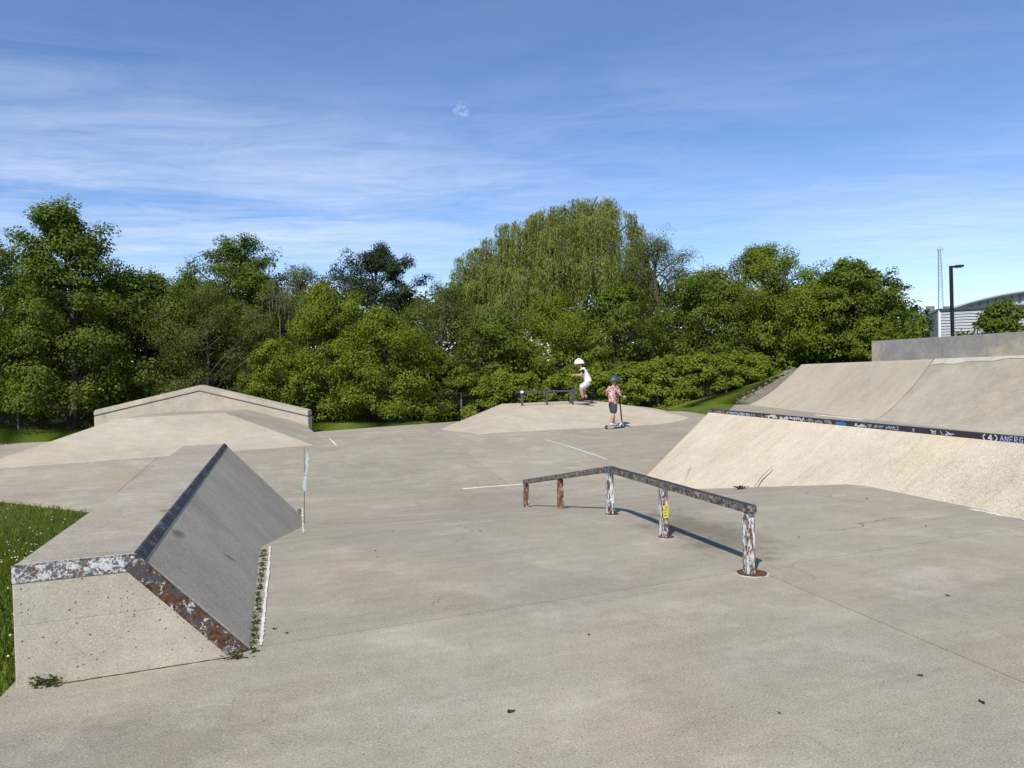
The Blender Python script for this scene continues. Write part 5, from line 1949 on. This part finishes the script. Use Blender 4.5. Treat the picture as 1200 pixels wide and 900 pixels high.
    def blob(name, fn, mat, par, nu=28, nv=14, v0=0.0, v1=math.pi):
        vs, fs = [], []
        for i in range(nv + 1):
            th_ = v0 + (v1 - v0) * i / nv
            for j in range(nu):
                ph = 2 * math.pi * j / nu
                x, y, z = fn(math.sin(th_) * math.cos(ph), math.sin(th_) * math.sin(ph), math.cos(th_))
                vs.append(hd + Rot @ Vector((x, y, z)))
        for i in range(nv):
            for j in range(nu):
                fs.append((i * nu + j, i * nu + (j + 1) % nu, (i + 1) * nu + (j + 1) % nu, (i + 1) * nu + j))
        me = bpy.data.meshes.new(name); me.from_pydata([tuple(v) for v in vs], [], fs); me.materials.append(mat)
        me.polygons.foreach_set('use_smooth', [True] * len(me.polygons))
        o = bpy.data.objects.new(name, me); COL.objects.link(o); o.parent = par
        return o
    hel = blob('helmet', lambda x, y, z: (x * (0.124 + 0.012 * (z < 0.25)), y * 0.112, z * 0.118 + 0.034 - 0.040 * (-x if x < 0 else 0) * (1 - z) + 0.03 * (x if x > 0 else 0) * (1 - z)), mats['helmet'], root, v1=math.pi * 0.60)
    hel.modifiers.new('shell', 'SOLIDIFY').thickness = 0.016
    blob('hair', lambda x, y, z: (x * 0.096 - 0.012 if x > -9 else x, y * 0.090, z * 0.094 + 0.010), mats['hair'], root, v0=math.pi * 0.30, v1=math.pi * 0.62) if mats.get('hair') else None
    for sg in (1, -1):
        blob('eye', lambda x, y, z: (0.083 + x * .010, sg * 0.034 + y * .012, 0.006 + z * .008), mats['eye'], root, 10, 6)
    blob('mouth', lambda x, y, z: (0.080 + x * .008, y * .022, -0.055 + z * .006), mats['lip'], root, 10, 6)
    m = MB()
    for sg in (1, -1):
        pts = [hd + Rot @ Vector((0.015, sg * .094, .02)), hd + Rot @ Vector((.03, sg * .080, -.05)), hd + Rot @ Vector((.045, sg * .03, -.098)), hd + Rot @ Vector((.05, 0, -.104))]
        m.tube(pts, 0.006, 5)
    st = m.build('strap', M['sleeve']); st.parent = root
    return root


def scooter(label, loc, yaw, pitch, deckmat, barmat, L=0.50, barh=0.80, scale=1.0, steer=0.0):
    root = empty('kick_scooter', loc, label, 'scooter')
    root.rotation_euler = (0, -pitch, yaw)
    root.scale = (scale,) * 3
    R0 = 0.055
    def part(m, name, mat, par=root, bevel=0.0, smooth=False):
        o = m.build(name, mat, None, smooth=smooth, bevel=bevel); o.parent = par; return o
    m = MB(); m.beam((-L * .5 + .02, 0, R0 + .018), (L * .5 - .02, 0, R0 + .018), 0.115, 0.026)
    m.beam((L * .5 - .03, 0, R0 + .018), (L * .5 + .06, 0, R0 + .10), 0.06, 0.03)
    part(m, 'deck', deckmat, bevel=0.006)
    m = MB(); m.beam((-L * .5 + .04, 0, R0 + .034), (L * .5 - .06, 0, R0 + .034), 0.105, 0.004); part(m, 'grip_tape', M['sleeve'])
    for x, nm in ((-L * .5 - .045, 0), (L * .5 + .115, 1)):
        wheel = bpy.data.objects.new('wheel', None); COL.objects.link(wheel); wheel.parent = root; wheel.location = (x, 0, R0)
        m = MB(); m.tube([(0, -.013, 0), (0, .013, 0)], R0, 22); part(m, 'tyre', M['sleeve'], wheel, bevel=.005)
        m = MB(); m.tube([(0, -.0145, 0), (0, .0145, 0)], R0 * .55, 14); part(m, 'hub', M['galv'], wheel)
    for sg in (1, -1):
        m = MB(); m.beam((-L * .5 + .05, sg * .024, R0 + .012), (-L * .5 - .045, sg * .024, R0), .008, .022); part(m, 'rear_arm', deckmat)
        m = MB(); m.beam((L * .5 + .115, sg * .022, R0), (L * .5 + .075, sg * .022, R0 + .085), .008, .022); part(m, 'fork', deckmat)
    m = MB(); m.beam((-L * .5 + .03, 0, R0 + .045), (-L * .5 - .07, 0, R0 + .062), .05, .006); part(m, 'rear_brake', M['galv'])
    s0 = Vector((L * .5 + .078, 0, R0 + .07)); s1 = Vector((L * .5 - .005, 0, R0 + barh))
    m = MB(); m.tube([s0, s1], 0.020, 10); part(m, 'stem', barmat, smooth=True)
    m = MB(); m.tube([s0 + (s1 - s0) * .06, s0 + (s1 - s0) * .16], 0.027, 10); part(m, 'clamp', M['galv'])
    bw = 0.25
    m = MB(); m.tube([s1 + Vector((0, -bw, .015)), s1, s1 + Vector((0, bw, .015))], 0.015, 8); hb = part(m, 'handlebar', barmat, smooth=True)
    for sg in (1, -1):
        m = MB(); m.tube([s1 + Vector((0, sg * bw, .015)), s1 + Vector((0, sg * (bw - .12), .0085))], .019, 8); part(m, 'grip', M['shoe_w'] if deckmat is not M['bar'] else M['shoe_w'], hb)
    return root


# boy on the floor, seen from behind: stands upright on the deck, both hands on the bar
p1 = GG(719.5, 502.5)
yaw1 = math.radians(36)
sc1 = 1.0
scooter('silver kick scooter with black stem under the boy in patterned shirt', p1, yaw1, 0, plain('silver_deck', (0.55, 0.56, 0.57), 0.35), M['shoe_k'], barh=0.86)
J1 = dict(pelvis=(-.03, 0, .80), waist=(-.03, 0, .94), chest=(-.01, 0, 1.10), neck=(.0, 0, 1.235), head=(.04, 0.0, 1.385),
          sh_l=(-.01, .145, 1.185), el_l=(-.04, .27, .985), wr_l=(.135, .245, .935), sh_r=(-.01, -.145, 1.185), el_r=(.03, -.255, .985), wr_r=(.135, -.235, .935),
          hip_l=(-.03, .075, .765), kn_l=(.05, .060, .45), an_l=(.02, .035, .155), toe_l=(.155, .03, .112),
          hip_r=(-.03, -.075, .765), kn_r=(-.06, -.06, .45), an_r=(-.13, -.035, .155), toe_r=(.0, -.035, .112))
child('boy in slate helmet, red patterned shirt and dark shorts riding a scooter', p1, yaw1, J1, sc1,
      dict(skin=M['skin'], shirt=M['camo'], shorts=M['short_n'], shoe=M['shoe_w'], helmet=M['helm_g'], eye=M['eye'], lip=M['lip'], hair=M['hairb']), look=0.1)

# boy on the pyramid top: knees bent, facing left
p2 = D(682, 469.5, t_fl.y + 1.0); p2.z = ZP
yaw2 = math.radians(184)
scooter('black kick scooter under the boy in white on the ramp', p2 + Vector((0, 0, .012)), yaw2, math.radians(3), M['bar'], M['shoe_k'], barh=0.80, scale=1.09)
J2 = dict(pelvis=(-.20, 0, .68), waist=(-.17, 0, .81), chest=(-.08, 0, .965), neck=(.0, 0, 1.085), head=(.055, 0, 1.225),
          sh_l=(-.04, .135, 1.035), el_l=(.06, .20, .86), wr_l=(.175, .215, .885), sh_r=(-.04, -.135, 1.035), el_r=(.06, -.20, .86), wr_r=(.175, -.215, .885),
          hip_l=(-.19, .075, .645), kn_l=(.06, .085, .475), an_l=(-.03, .035, .165), toe_l=(.105, .03, .115),
          hip_r=(-.19, -.075, .645), kn_r=(-.01, -.10, .44), an_r=(-.15, -.035, .17), toe_r=(-.02, -.035, .118))
child('boy in white helmet, white shirt and pale shorts crouching on a scooter', p2 + Vector((0, 0, .01)), yaw2, J2, 1.09,
      dict(skin=M['skin'], shirt=M['tee_w'], sleeve=M['sleeve'], shorts=M['short_w'], shoe=M['shoe_k'], helmet=M['helm_w'], eye=M['eye'], lip=M['lip'], hair=M['hairb']))
